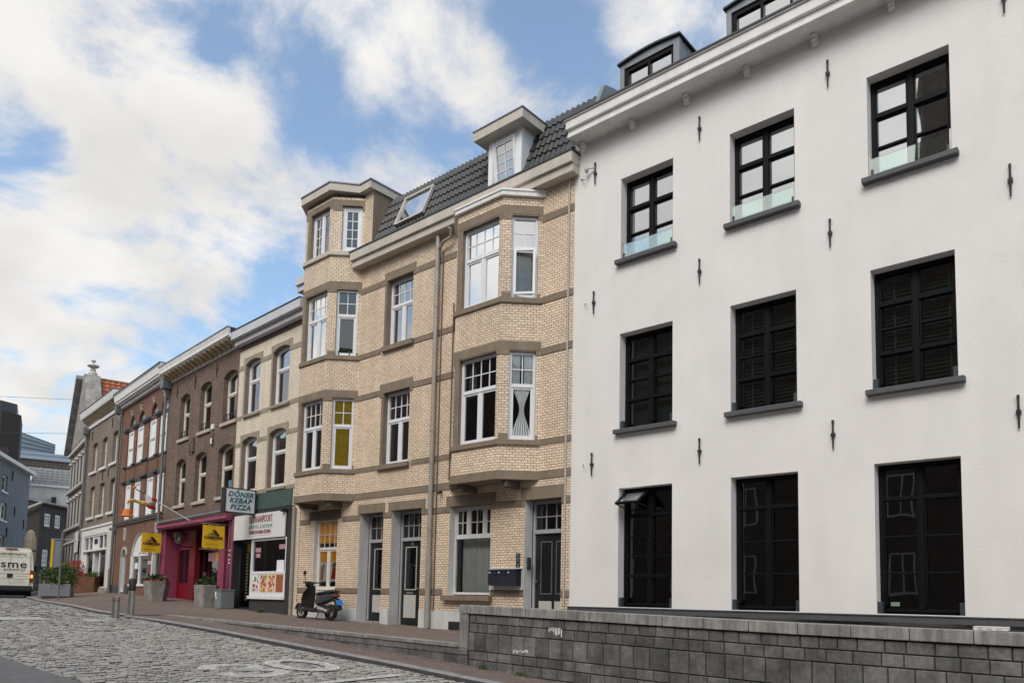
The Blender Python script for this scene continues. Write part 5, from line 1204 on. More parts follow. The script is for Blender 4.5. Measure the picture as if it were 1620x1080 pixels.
def troof(q):
    us = Vector((-3.2, 0, 3.85)).normalized(); tiles(q, (-.0, .80, 8.15), (0, 1, 0), us, 30, 14, .30, .36, .05, .045, nn=(.77, 0, .64), ns=4)
sub(TH, 'roof', M['redtile'], troof)
sub(TH, 'roof_back', M['browntile'], lambda q: (q.face([(-W, 1.3, 8.0), (-3.17, 1.3, 11.6), (-3.17, 11, 11.6), (-W, 11, 8.0)]), q.face([(0, 1.3, 8.0), (0, 11, 8.0), (-3.17, 11, 11.55), (-3.17, 1.3, 11.55)]), q.face([(0, 11, -.4), (-W, 11, -.4), (-W, 11, 8), (-3.17, 11, 11.6), (0, 11, 8)]), q.face([(0, 0, -.4), (0, 11, -.4), (0, 11, 8.0), (0, 0, 8.0)]), q.face([(-W, 11, -.4), (-W, 0, -.4), (-W, 0, 8), (-W, 11, 8)])))
sub(TH, 'ridge', M['browntile'], lambda q: q.tube([(-3.2, .8, 12.03), (-3.2, 11, 12.03)], .09, 6))
for a, b in tw:
    for z0, z1 in ((5.75, 7.30), (3.55, 5.1), (.6, 2.6)):
        w = window(TH, I4, a+.0, b-.0, z0, z1, .16, [(1, [(1, 2, True)])], M['darkstone'], fw=.05, gl=[GLLO])
        sub(w, 'surround', M['palestone'], lambda q: (q.box(a-.17, a-.001, -.03, -.001, z0, z1), q.box(b+.001, b+.17, -.03, -.001, z0, z1), q.lathe([(0, -.14), (.14, 0), (0, .14)], (a-.1, -.06, z1+.02), 6)))
sub(TH, 'ledge', M['palestone'], lambda q: [q.box(-W, 0, -.16, -.001, z, z+.16) for z in (7.80, 5.55, 3.36)], bevel=.02)
sub(TH, 'wall_sign', M['signboard'], lambda q: q.box(-1.6, -.5, -.10, -.061, 2.0, 3.1))
# ================================================================== BUILDINGS AT THE END OF THE STREET
# blue-grey house: origin at its right corner, +x recedes... front runs towards the camera (-x)
BL = thing('blue_grey_house', (-57.02, 4.28, 0), R(151.26), 'blue-grey rendered house at the left edge behind the van', 'house')
wl = [(-6.12, -5.06, 5.76, 6.75), (-6.05, -4.83, 4.06, 5.12), (-5.8, -4.85, 2.0, 3.17)]
def bl(q):
    wall(q, -16, 0, -.5, 7.55, [(a, b, c, d, {'d': .15}) for a, b, c, d in wl], 0, 0, 0)
    q.face([(0, 0, -.5), (0, 7, -.5), (0, 7, 7.5), (0, 3.5, 9.4), (0, 0, 7.5)])
sub(BL, 'wall', M['bluehouse'], bl)
sub(BL, 'roof', M['browntile'], lambda q: (q.face([(-16, -.25, 7.80), (.2, -.25, 7.80), (.2, 3.5, 9.6), (-16, 3.5, 9.6)]), q.face([(.2, 7.2, 7.7), (-16, 7.2, 7.7), (-16, 3.5, 9.6), (.2, 3.5, 9.6)])))
sub(BL, 'eaves_board', M['white'], lambda q: q.box(-16, .25, -.3, -.001, 7.56, 7.78))
for a, b, c, d in wl:
    w = window(BL, I4, a, b, c, d, .1, [(1, [(1, 2, True)])], M['cream'], fw=.09, gl=[GL]); sub(w, 'sill', M['white'], lambda q: q.box(a-.08, b+.08, -.06, .1, c-.1, c-.001)); sub(w, 'interior', M['room'], lambda q: q.box(a-.1, b+.1, .5, .55, c-.1, d+.1))
sub(BL, 'wall_anchor', M['iron'], lambda q: [q.tube([(x, -.03, z), (x+.05, -.03, z+.3), (x-.03, -.03, z+.6)], .03, 5) for x, z in ((-4.2, 6.6), (-.9, 3.9), (-3.2, 4.5), (-4.6, 3.1))])
DK = thing('dark_brick_house', (-63.02, 6.81, 0), R(133.51), 'dark grey brick house with small white windows at the street end', 'house')
dw = [(.60, 1.43, 4.74, 5.72), (2.0, 2.77, 4.73, 5.74), (.64, 1.40, 1.75, 3.0)]
def dk(q):
    wall(q, 0, 7, -.5, 6.42, [(a, b, c, d, {'d': .12}) for a, b, c, d in dw], 0, 0, 0)
    q.face([(0, 7, -.5), (0, 0, -.5), (0, 0, 6.42), (0, 7, 8.0)])
sub(DK, 'wall', M['darkhouse'], dk)
for a, b, c, d in dw:
    w = window(DK, I4, a, b, c, d, .05, [(1, [(2, 3, True)])], M['upvc'], fw=.10, mw=.05, gl=[GLLO]); sub(w, 'sill', M['darkstone'], lambda q: q.box(a-.1, b+.1, -.05, .08, c-.15, c-.001)); sub(w, 'interior', M['room'], lambda q: q.box(a-.1, b+.1, .4, .45, c-.1, d+.1))
sub(DK, 'roof', M['greytile'], lambda q: q.face([(-.25, -.25, 6.46), (7, -.25, 6.46), (7, 7.2, 8.15), (-.25, 7.2, 8.15)]))
sub(DK, 'gutter', M['greytile'], lambda q: q.tube([(-.3, -.3, 6.44), (7, -.3, 6.44)], .09, 6)); sub(DK, 'downpipe', M['palestone'], lambda q: q.tube([(-.25, -.2, 6.4), (-.35, 1.3, 5.7), (-.35, 1.5, 5.5), (-.35, 1.5, -.4)], .09, 6))
sub(DK, 'chimney', M['iron'], lambda q: q.box(.2, .5, 3.0, 3.3, 7.0, 8.0))
# frontal buildings closing the view; local x to the right in the picture
def far(name, depth_xy, label): return thing(name, (depth_xy[0], depth_xy[1], 0), R(73), label, 'building')
CR = far('cream_house', (-71.85, 8.17), 'cream rendered house with silver-grey tiled roof behind the dark brick house')
sub(CR, 'wall', M['creamwall'], lambda q: q.box(-1.5, 9, 0, 6, -.5, 8.65)); sub(CR, 'gutter', M['white'], lambda q: q.box(-.1, 9, -.2, 0.001, 8.65, 8.85))
sub(CR, 'roof', M['greytile'], lambda q: tiles(q, (-.2, -.15, 8.85), (1, 0, 0), Vector((0, .8, .75)), 24, 6, .38, .38, .045, .04, ns=4)); sub(CR, 'chimney', M['iron'], lambda q: (q.box(1.95, 2.3, -.5, -.05, 7.0, 7.8),))
sub(CR, 'skylight', M['white'], lambda q: q.extr([(-.10, 8.95), (.3, 9.35), (.3, 9.55), (-.15, 9.1)], 'x', 0, .45))
SL = far('slate_roofed_house', (-76.5, 8.2), 'long house with dark slate roof above the cream house')
sub(SL, 'wall', M['creamwall'], lambda q: q.box(-1, 9, 1, 8, -.5, 10.2)); sub(SL, 'roof', M['slate'], lambda q: tiles(q, (-1.0, .3, 10.05), (1, 0, 0), Vector((0, 1.0, .95)), 32, 5, .34, .52, .03, .02, ns=4)); sub(SL, 'ridge', M['slate'], lambda q: q.tube([(-1.0, 2.05, 11.78), (9.8, 2.05, 11.78)], .11, 6))
MT = far('metal_roofed_building', (-81.5, 9.2), 'blue-grey metal roofed building rising behind the slate roofs')
sub(MT, 'wall', M['metalroof'], lambda q: q.box(-2, 12, 1.2, 10, -.5, 13.0)); sub(MT, 'roof_band', M['metalroof'], lambda q: (q.extr([(.9, 12.2), (1.199, 12.2), (1.6, 13.15), (1.4, 13.2)], 'x', -1.5, 12)))
def ur(q):
    q.extr([(-.6, 13.2), (3.8, 13.2), (3.85, 14.3), (-.6, 15.65)], 'y', 2.5, 6)
u = sub(MT, 'upper_roof', M['metalroof'], ur); sub(MT, 'seam', M['zincdark'], lambda q: [q.extr([(-.6, z0), (3.85, z1), (3.85, z1+.035), (-.6, z0+.035)], 'y', 2.44, 2.499) for z0, z1 in ((15.6, 14.27), (15.0, 14.0), (14.45, 13.75), (13.9, 13.5))])
sub(MT, 'white_panel', M['white'], lambda q: q.box(-.2, .9, 2.42, 2.49, 13.2, 13.9))
TW_ = thing('dark_tower', (-65.75, 4.03, 0), R(73), 'tall dark brown faceted tower block rising behind the blue-grey house', 'tower')
def twr(q):
    q.extr([(-2.5, .3), (.55, 0), (1.75, .9), (1.75, 5), (-2.5, 5)], 'z', -.5, 13.3)
sub(TW_, 'shaft', M['towerbrick'], twr); sub(TW_, 'cap', M['zincdark'], lambda q: q.extr([(-2.5, .35), (.45, .1), (1.45, .9), (1.45, 5), (-2.5, 5)], 'z', 13.301, 14.1))
sub(TW_, 'annex', M['towerbrick'], lambda q: q.box(-.2, 1.15, -1.5, -.05, -.5, 10.35))
# overhead wires
OW = tag(sub(None, 'overhead_wire', M['iron'], lambda q: (q.tube([(-58, 2, 12.6), (-45, 9.5, 11.55)], .012, 4), q.tube([(-58, 1, 10.0), (-45, 9.5, 9.65)], .012, 4))), 'thin dark overhead wires crossing the sky left of the stone gable', 'wire')

# ================================================================== STREET OBJECTS
def bollard(x, y, z, r, h, black, label):
    b = thing('bollard', (x, y, z), 0, label, 'bollard', 'steel bollards at the kerb')
    sub(b, 'post', M['steel'], lambda q: q.lathe([(0, -.2), (r, -.2), (r, h-(.001 if not black else .34)), (r-.004, h-(.34 if black else 0)), (0, h-(.34 if black else 0))], (0, 0, 0), 18), smooth=True)
    if black:
        sub(b, 'black_band', M['blackplastic'], lambda q: q.lathe([(r+.002, h-.34), (r+.002, h-.06), (r-.02, h-.02)], (0, 0, 0), 18), smooth=True); sub(b, 'cap', M['steel'], lambda q: q.lathe([(r-.018, h-.03), (r-.018, h-.012), (0, h)], (0, 0, 0), 18), smooth=True)
    else:
        sub(b, 'ring', M['redlamp'], lambda q: q.lathe([(r+.002, h-.10), (r+.002, h-.085)], (0, 0, 0), 18)); sub(b, 'cap', M['pipe'], lambda q: q.lathe([(r, h), (r*.6, h+.008), (0, h+.01)], (0, 0, 0), 18))
bollard(-20.3, -3.71, ground_z(-20.3, -3.71), .085, .95, True, 'tall steel bollard with black upper band on the pavement')
bollard(-19.45, -4.42, road_z(-19.45), .088, .52, False, 'short steel bollard standing at the road edge')

def foliage(par, name, m_, n, box, size, seed, up=.5):
    rnd = random.Random(seed); q = MB()
    x0, x1, y0, y1, z0, z1 = box
    for i in range(n):
        for _ in range(20):
            u, v, w = rnd.uniform(-1, 1), rnd.uniform(-1, 1), rnd.uniform(-.6, 1)
            if u*u+v*v+w*w*.8 < 1+rnd.uniform(-.25, .15): break
        c = Vector(((x0+x1)/2+u*(x1-x0)/2, (y0+y1)/2+v*(y1-y0)/2, z0+(w+.6)/1.6*(z1-z0)))
        s = size*rnd.uniform(.6, 1.3); d = Vector((rnd.gauss(0, 1), rnd.gauss(0, 1), rnd.gauss(up, .7))).normalized(); t = d.orthogonal().normalized(); b = d.cross(t)
        a = rnd.uniform(0, 6.28); t, b = t*math.cos(a)+b*math.sin(a), b*math.cos(a)-t*math.sin(a)
        q.face([c-t*s*.9, c-b*s*.4, c+t*s, c+b*s*.4])
    return q.build(name, m_, par)
def tub(x, y, h, r0, r1, rz, label, seed, nleaf, red):
    p = thing('concrete_planter', (x, y, ground_z(x, y)), rz, label, 'planter', 'concrete planters at the magenta shopfront')
    n = 6
    sub(p, 'tub', M['concrete'], lambda q: (q.lathe([(r0*.95, -.1), (r0, .0), (r1, h), (r1-.05, h), (r1-.07, h-.06)], (0, 0, 0), n)), bevel=.012)
    sub(p, 'soil', M['mortar'], lambda q: q.lathe([(r1-.06, h-.07), (0, h-.05)], (0, 0, 0), n))
    foliage(p, 'leaves', M['leafdark'], nleaf, (-r1*.85, r1*.75, -r1*.8, r1*.8, h-.05, h+.26), .07, seed)
    if red: foliage(p, 'flowers', M['flower'], 170, (-r1*.6, r1*1.2, -r1, r1, h-.02, h+.13), .045, seed+1)
    else: foliage(p, 'flowers', M['pinkpaper'], 25, (-r1, -r1*.3, -r1*.8, r1*.6, h-.04, h+.06), .03, seed+1)
    return p
tub(-27.0, -.15, .70, .34, .46, R(14), 'tapered concrete planter with red flowers left of the shopfront', 3, 420, True)
tub(-23.25, -.22, .70, .34, .40, R(22), 'square-looking concrete planter with a small green plant beside the bin', 5, 260, False)
BN = thing('litter_bin', (-22.45, -.02, ground_z(-22.45, 0)), R(-5), 'low grey box bin beside the shop door', 'bin')
sub(BN, 'body', M['bingrey'], lambda q: q.extr([(-.23, 0), (.23, 0), (.25, .56), (-.25, .56)], 'y', -.22, .22), bevel=.015); sub(BN, 'lid', M['bingrey'], lambda q: q.box(-.265, .265, -.24, .24, .561, .595), bevel=.012)
sub(BN, 'sticker', M['paper'], lambda q: (q.box(-.20, -.10, -.2245, -.2215, .38, .52), q.box(-.14, -.05, -.2245, -.2215, .30, .36)))
WD = thing('weed', (-20.15, -.12, ground_z(-20.15, -.1)), 0, 'small green weed growing at the foot of the kebab shop wall', 'plant'); foliage(WD, 'leaves', M['leaf'], 60, (-.26, .26, -.1, .1, 0, .12), .05, 9); sub(WD, 'stem', M['leafdark'], lambda q: q.tube([(0, 0, -.02), (.02, 0, .1)], .006, 4))
for (x, y, s, lb_) in ((-8.35, -3.1, .14, 'small weed tuft at the foot of the parapet end'), (-7.55, -3.08, .17, 'larger weed tuft growing along the foot of the parapet')):
    wd = thing('weed', (x, y, low_z(x)), 0, lb_, 'plant'); foliage(wd, 'leaves', M['leaf'], 40, (-s, s, -.05, .05, 0, .06), .028, int(x*100)); sub(wd, 'stem', M['leafdark'], lambda q: q.tube([(0, 0, -.02), (.01, 0, .05)], .004, 4))
# grey planter with shrub, rusty planter with red flowers
GP = thing('grey_planter', (-34.35, -.95, ground_z(-34.35, -.95)), R(-25), 'grey metal planter with leafy green shrub behind the kerb', 'planter')
sub(GP, 'box', M['planter'], lambda q: (q.box(-.65, .65, -.55, .55, .06, .56), q.box(-.55, .55, -.45, .45, -.05, .059)), bevel=.01)
foliage(GP, 'leaves', M['leaf'], 1100, (-.85, .80, -.65, .8, .45, 1.50), .07, 21); foliage(GP, 'leaves', M['leafdark'], 700, (-.78, .75, -.6, .7, .4, 1.38), .07, 22); sub(GP, 'stem', M['leafdark'], lambda q: [q.tube([(.3*i, .1*(i % 2), .5), (.36*i, .1, .95)], .015, 5) for i in (-2, -1, 0, 1, 2)])
foliage(GP, 'trailing_leaves', M['curtaingreen'], 110, (-.4, .78, -.72, .5, .42, .66), .05, 24); foliage(GP, 'blossom', M['bread'], 30, (-.9, .9, -.75, .8, .45, .8), .05, 23)
RP = thing('rusty_planter', (-38.1, 1.80, -.09), R(42), 'long rusty steel planter box with red flowers before the white shopfront', 'planter')
sub(RP, 'box', M['rust'], lambda q: (q.extr([(-2.5, -.1), (0, -.1), (.04, .74), (-2.55, .74)], 'y', 0, 1.5)), bevel=.01)
foliage(RP, 'leaves', M['leafdark'], 500, (-2.5, .0, .05, 1.4, .64, .90), .08, 31); foliage(RP, 'flowers', M['flower'], 1100, (-2.55, -.3, -.02, 1.3, .66, .96), .05, 32); foliage(RP, 'leaves', M['leaf'], 260, (-.7, .08, .1, 1.5, .64, 1.0), .08, 33)
foliage(RP, 'flowers', M['flower'], 1300, (-2.1, -1.0, .5, 1.5, .80, 1.55), .045, 34)
WP = thing('white_post', (-38.6, 2.45, -.08), 0, 'short rounded white post at the end of the rusty planter', 'post'); sub(WP, 'post', M['white'], lambda q: q.lathe([(.09, -.1), (.10, .55), (.06, .66), (0, .68)], (0, 0, 0), 10), smooth=True); sub(WP, 'foot', M['concrete'], lambda q: q.lathe([(.14, -.1), (.14, .04), (.1, .05)], (0, 0, 0), 10))
SP = thing('sign_pole', (-31.0, -1.96, ground_z(-31, -1.96)), R(70), 'thin steel pole carrying a yellow-edged board seen from behind', 'sign')
sub(SP, 'pole', M['steel'], lambda q: q.tube([(0, 0, -.1), (0, 0, 2.5)], .035, 8)); sub(SP, 'arm', M['steel'], lambda q: q.tube([(-.36, .03, 2.24), (.40, .03, 2.24)], .018, 6))
sub(SP, 'board', M['planter'], lambda q: q.box(-.26, .0, .04, .055, 1.22, 2.22)); sub(SP, 'board_edge', M['yellow'], lambda q: (q.box(-.34, -.261, .02, .08, 1.2, 2.24)))
PS = thing('closed_parasol', (-49.1, 2.25, -.15), 0, 'closed beige parasol standing behind the van', 'parasol')
sub(PS, 'cloth', M['cloth'], lambda q: q.lathe([(.27, .7), (.30, 1.6), (.33, 2.3), (.30, 3.0), (.20, 3.4), (.10, 3.52), (0, 3.56)], (0, 0, 0), 9)); sub(PS, 'pole', M['steel'], lambda q: q.tube([(0, 0, 0), (0, 0, .8)], .04, 8)); sub(PS, 'strap', M['trimdark'], lambda q: q.lathe([(.345, 2.3), (.35, 2.34), (.345, 2.38)], (0, 0, 0), 9))

# ---- scooter
SCO = thing('scooter', (-16.72, -.54, (ground_z(-17.3, -.5)+ground_z(-16.1, -.6))/2), R(182), 'black motor scooter with blue plate parked against the beige house', 'scooter')
SCO.scale = (.98, 1.0, .92)
def wheel(xc, r, w):
    t = sub(SCO, 'wheel', M['rubber'], lambda q: q.lathe([(r*.62, -w*.42), (r*.80, -w/2), (r*.97, -w*.38), (r, 0), (r*.97, w*.38), (r*.80, w/2), (r*.62, w*.42)], (xc, 0, r), 20, axis='y'), smooth=True)
    def spokes(q):
        q.lathe([(.0, -.05), (.045, -.05), (.045, .05), (0, .05)], (xc, 0, r), 10, axis='y'); q.lathe([(r*.64, -.035), (r*.56, -.025), (r*.56, .025), (r*.64, .035)], (xc, 0, r), 20, axis='y')
        for k in range(5): a = 2*PI*k/5; q.tube([(xc+.04*math.cos(a), 0, r+.04*math.sin(a)), (xc+r*.6*math.cos(a), 0, r+r*.6*math.sin(a))], .018, 5)
    sub(t, 'rim', M['steel'], spokes); return t
wheel(.62, .215, .10); w = wheel(-.62, .22, .12)
def loftx(q, secs, n=10, mi=0):
    """secs: (x, zc, half width, half height)"""
    rings = []
    for (x, zc, hw, hh) in secs:
        rings.append([(x, hw*(abs(math.cos(a))**.7)*(1 if math.cos(a) >= 0 else -1), zc+hh*(abs(math.sin(a))**.7)*(1 if math.sin(a) >= 0 else -1)) for a in [2*PI*k/n for k in range(n)]])
    for i in range(len(rings)-1):
        for k in range(n): q.face([rings[i][k], rings[i][(k+1) % n], rings[i+1][(k+1) % n], rings[i+1][k]], mi)
    q.face(rings[0][::-1], mi); q.face(rings[-1], mi)
sub(SCO, 'front_fender', M['steel'], lambda q: [q.face([(.62+.25*math.cos(a0), -.07, .215+.25*math.sin(a0)), (.62+.25*math.cos(a0), .07, .215+.25*math.sin(a0)), (.62+.25*math.cos(a1), .07, .215+.25*math.sin(a1)), (.62+.25*math.cos(a1), -.07, .215+.25*math.sin(a1))]) for a0, a1 in [(.2+.25*k, .45+.25*k) for k in range(8)]], smooth=True)
sub(SCO, 'fork', M['greygloss'], lambda q: (q.tube([(.62, .09, .215), (.50, .06, .62)], .022, 6), q.tube([(.62, -.09, .215), (.50, -.06, .62)], .022, 6)))
def legsh(q):
    S = [(.40, .27, .13), (.47, .40, .19), (.49, .55, .22), (.45, .72, .20), (.36, .88, .13), (.33, .95, .09)]
    for i in range(len(S)-1):
        (x0, z0, w0), (x1, z1, w1) = S[i], S[i+1]
        A = [(x0-.11, -w0, z0), (x0+.03, -w0*.5, z0), (x0+.05, 0, z0), (x0+.03, w0*.5, z0), (x0-.11, w0, z0)]; B = [(x1-.11, -w1, z1), (x1+.03, -w1*.5, z1), (x1+.05, 0, z1), (x1+.03, w1*.5, z1), (x1-.11, w1, z1)]
        for k in range(4): q.face([A[k], A[k+1], B[k+1], B[k]])
        q.face([B[0], B[4], A[4], A[0]])
sub(SCO, 'leg_shield', M['blackgloss'], legsh, smooth=True)
sub(SCO, 'floorboard', M['blackplastic'], lambda q: q.extr([(.42, .24), (.42, .31), (-.08, .30), (-.20, .36), (-.20, .22), (-.05, .20)], 'y', -.17, .17), bevel=.015)
sub(SCO, 'tail_body', M['greygloss'], lambda q: loftx(q, [(-.06, .50, .10, .10), (-.16, .54, .15, .16), (-.35, .57, .165, .14), (-.55, .62, .16, .12), (-.74, .66, .12, .09), (-.84, .69, .06, .05)]), smooth=True)
sub(SCO, 'seat', M['blackplastic'], lambda q: loftx(q, [(-.08, .70, .08, .03), (-.16, .73, .13, .045), (-.35, .745, .14, .05), (-.55, .78, .135, .055), (-.72, .80, .11, .045), (-.78, .80, .06, .03)]), smooth=True)
sub(SCO, 'grab_rail', M['greygloss'], lambda q: q.tube([(-.62, -.13, .76), (-.84, -.11, .80), (-.88, 0, .81), (-.84, .11, .80), (-.62, .13, .76)], .016, 6))
sub(SCO, 'tail_lamp', M['redlamp'], lambda q: loftx(q, [(-.80, .67, .09, .045), (-.88, .67, .08, .04), (-.91, .67, .04, .03)]), smooth=True)
sub(SCO, 'rear_fender', M['blackplastic'], lambda q: q.extr([(-.70, .58), (-.86, .60), (-1.0, .30), (-.94, .29), (-.82, .50)], 'y', -.08, .08), bevel=.01)
pl = sub(SCO, 'number_plate', M['blueplate'], lambda q: q.extr([(-.925, .56), (-.94, .56), (-.995, .42), (-.98, .42)], 'y', -.10, .10))
sub(pl, 'plate_marks', M['paper'], lambda q: (q.extr([(-.942, .525), (-.945, .525), (-.973, .455), (-.970, .455)], 'y', -.06, -.045), q.extr([(-.942, .525), (-.945, .525), (-.948, .515), (-.945, .515)], 'y', -.045, -.015), q.extr([(-.957, .495), (-.96, .495), (-.964, .485), (-.961, .485)], 'y', -.005, .02), q.extr([(-.942, .525), (-.945, .525), (-.973, .455), (-.970, .455)], 'y', .035, .05)))
sub(SCO, 'engine', M['greygloss'], lambda q: (loftx(q, [(-.18, .30, .10, .08), (-.30, .30, .14, .11), (-.50, .27, .13, .09), (-.66, .24, .10, .07)]), q.lathe([(0, -.15), (.09, -.15), (.11, -.10), (.11, .0)], (-.32, 0, .30), 12, axis='y')), smooth=True)
sub(SCO, 'exhaust', M['steel'], lambda q: q.tube([(-.25, -.12, .22), (-.40, -.15, .22), (-.50, -.16, .25), (-.80, -.17, .33)], [.02, .03, .055, .05], 8), smooth=True)
sub(SCO, 'exhaust', M['steel'], lambda q: q.tube([(-.30, .14, .30), (-.42, .15, .29), (-.66, .13, .23)], [.07, .075, .05], 10), smooth=True)
sub(SCO, 'kick_stand', M['iron'], lambda q: (q.tube([(-.25, .10, .22), (-.20, .16, .0)], .014, 5), q.tube([(-.25, -.10, .22), (-.20, -.16, .0)], .014, 5)))
hb = sub(SCO, 'handlebar', M['blackplastic'], lambda q: (q.tube([(.24, -.26, 1.03), (.30, -.15, 1.03), (.34, 0, 1.01), (.30, .15, 1.03), (.24, .26, 1.03)], [.017, .022, .04, .022, .017], 7), loftx(q, [(.28, 1.0, .10, .05), (.36, .99, .12, .08), (.42, .97, .08, .06)]), q.tube([(.36, 0, .98), (.44, 0, .62)], .05, 7)), smooth=True)
sub(SCO, 'headlamp', M['signwhite'], lambda q: loftx(q, [(.40, .96, .085, .05), (.435, .955, .06, .035)]), smooth=True)
sub(SCO, 'mirror', M['blackplastic'], lambda q: (q.tube([(.28, .17, 1.04), (.27, .20, 1.16), (.26, .22, 1.24)], .009, 5), q.lathe([(0, -.012), (.055, -.01), (.06, .0), (.052, .010), (.0, .012)], (.26, .22, 1.30), 12, axis='x', sc=(.8, 1.1))), smooth=True)
sub(SCO, 'lock', M['pipegrey'], lambda q: q.box(.80, .95, -.06, .06, -.02, .045), bevel=.01)

# ---- delivery van (rear view)
VA = thing('delivery_van', (-43.68, -.10, road_z(-43.5)), R(165.0), 'cream white delivery van with dark lettering seen from behind', 'van')
# local +x forward; rear at x=0; half width 1.0
def vbody(q):
    P = [(-1.0, .42), (-1.02, .9), (-1.0, 1.35), (-.93, 2.0), (-.86, 2.38), (-.74, 2.49), (.74, 2.49), (.86, 2.38), (.93, 2.0), (1.0, 1.35), (1.02, .9), (1.0, .42)]
    S = [(.10, 1), (0.16, 1), (3.6, 1), (4.3, .97)]
    for i in range(len(S)-1):
        for k in range(len(P)-1):
            a, b = P[k], P[k+1]; (x0, s0), (x1, s1) = S[i], S[i+1]
            q.face([(x0, a[0]*s0, a[1]), (x0, b[0]*s0, b[1]), (x1, b[0]*s1, b[1]), (x1, a[0]*s1, a[1])])
    q.face([(.10, p[0], p[1]) for p in P]); q.face([(4.3, p[0]*.97, p[1]) for p in P][::-1])
    # bonnet
    q.extr([(4.3, .42), (4.3, 2.35), (4.75, 1.45), (5.3, 1.2), (5.4, .45)], 'y', -.92, .92)
b = sub(VA, 'body', M['vanpaint'], vbody, smooth=False)
sub(VA, 'door', M['vanpaint'], lambda q: (q.extr([(-.83, .56), (-.855, 1.3), (-.80, 2.32), (-.008, 2.34), (-.008, .56)], 'x', .04, .098), q.extr([(.83, .56), (.855, 1.3), (.80, 2.32), (.008, 2.34), (.008, .56)][::-1], 'x', .04, .098)), bevel=.012)
sub(VA, 'door_seam', M['blackplastic'], lambda q: (q.box(.034, .0395, -.84, .84, 1.185, 1.20), q.box(.034, .0395, -.83, .83, .935, .945), q.box(.034, .0395, -.82, .82, 2.02, 2.03)))
sub(VA, 'bumper', M['blackplastic'], lambda q: q.box(-.06, .14, -.98, .98, .36, .60), bevel=.03)
sub(VA, 'roof_lamp', M['redlamp'], lambda q: q.box(.02, .1, -.25, .25, 2.40, 2.46)); sub(VA, 'handle', M['blackplastic'], lambda q: q.box(0.005, .039, -.12, .12, 1.0, 1.19), bevel=.02)
for sy in (-1, 1):
    t = sub(VA, 'tail_lamp', M['redlamp'], lambda q: q.extr([(.85*sy, .78), (1.0*sy, .78), (1.005*sy, 1.36), (.865*sy, 1.40)], 'x', .03, .16), bevel=.01)
    sub(t, 'indicator', M['amber'], lambda q: q.box(.015, .0295, .875*sy, .975*sy, 1.0, 1.16))
    for xw in (.95, 4.4):
        t = sub(VA, 'wheel', M['rubber'], lambda q: q.lathe([(.2, -.1), (.32, -.1), (.34, -.05), (.34, .05), (.32, .1), (.2, .1)], (xw, .87*sy, .33), 18, axis='y'), smooth=True); sub(t, 'rim', M['steel'], lambda q: q.lathe([(.2, .09), (.05, .06), (0, .06)], (xw, .87*sy, .33), 12, axis='y'))
    sub(VA, 'side_mirror', M['blackplastic'], lambda q: q.box(4.0, 4.15, .98*sy, 1.25*sy, 1.4, 1.75), bevel=.03)
sub(VA, 'underbody', M['blackplastic'], lambda q: (q.box(.2, 5.2, -.9, .9, .30, .43), q.box(1.3, 4.0, -.8, .8, .10, .299))); sub(VA, 'wind_screen', GLLO, lambda q: q.face([(4.34, -.8, 2.25), (4.34, .8, 2.25), (4.77, .85, 1.48), (4.77, -.85, 1.48)]))
TV = Matrix.Translation((.036, 0, 0)) @ Matrix.Rotation(-PI/2, 4, 'Z')
text('lettering', 'sme', .52, M['iron'], TV @ Matrix.Translation((.14, 0, 1.66)) @ UPR, VA, .003, 0, .008, 1.25, space=1.08)
text('lettering', 'enbedrijf', .23, M['iron'], TV @ Matrix.Translation((.15, 0, 1.40)) @ UPR, VA, .003, .25, 0, 1.0, space=1.1); text('lettering', 'HENBEDRIJF.NL', .15, M['iron'], TV @ Matrix.Translation((.10, 0, 2.16)) @ UPR, VA, .003, .2, .002, 1.1)
sub(VA, 'small_print', M['grey'], lambda q: [q.box(.034, .0385, -.72+.05*k, -.05-.05*k, .70+.065*k, .712+.065*k) for k in range(4)]+[q.box(.034, .0385, -.75, -.3, 1.06, 1.08)])

# ================================================================== GROUND
def frange(a, b, n): return [a+(b-a)*i/n for i in range(n+1)]
def gsheet(q):
    X = [-140, -110, -90, -80, -70, -60, -55, -50, -45, -42, -38.5, -35, -32, -29, -26, -24, -22, -20, -18, -16, -14, -12, -10, -8, -6, -3, 0, 6, 20, 60]
    Y = [-60, -30, -16, 40, 90]
    for i in range(len(X)-1):
        for j in range(len(Y)-1):
            z = lambda x: road_z(x)-.10
            q.face([(X[i], Y[j], z(X[i])), (X[i+1], Y[j], z(X[i+1])), (X[i+1], Y[j+1], z(X[i+1])), (X[i], Y[j+1], z(X[i]))])
struct(sub(None, 'ground', M['ground'], gsheet))
XS = [-90, -80, -70, -62, -55, -50, -45, -42, -38.5, -35, -32, -29, -26, -24, -22, -20, -19, -18, -17, -16, -15, -14, -13, -12, -11, -10, -9, -8, -7, -6, -5, -4, -2, 0, 3, 6, 12, 20]
SX0, SX1, SY0, SY1 = -27.0, -6.4, -9.6, 0
def roadsheet(q):
    for i in range(len(XS)-1):
        a, b = XS[i], XS[i+1]
        q.face([(a, kerb_y(a)-22, road_z(a)-.022), (b, kerb_y(b)-22, road_z(b)-.022), (b, kerb_y(b), road_z(b)-.022), (a, kerb_y(a), road_z(a)-.022)])
struct(sub(None, 'road', M['cobbletex'], roadsheet))
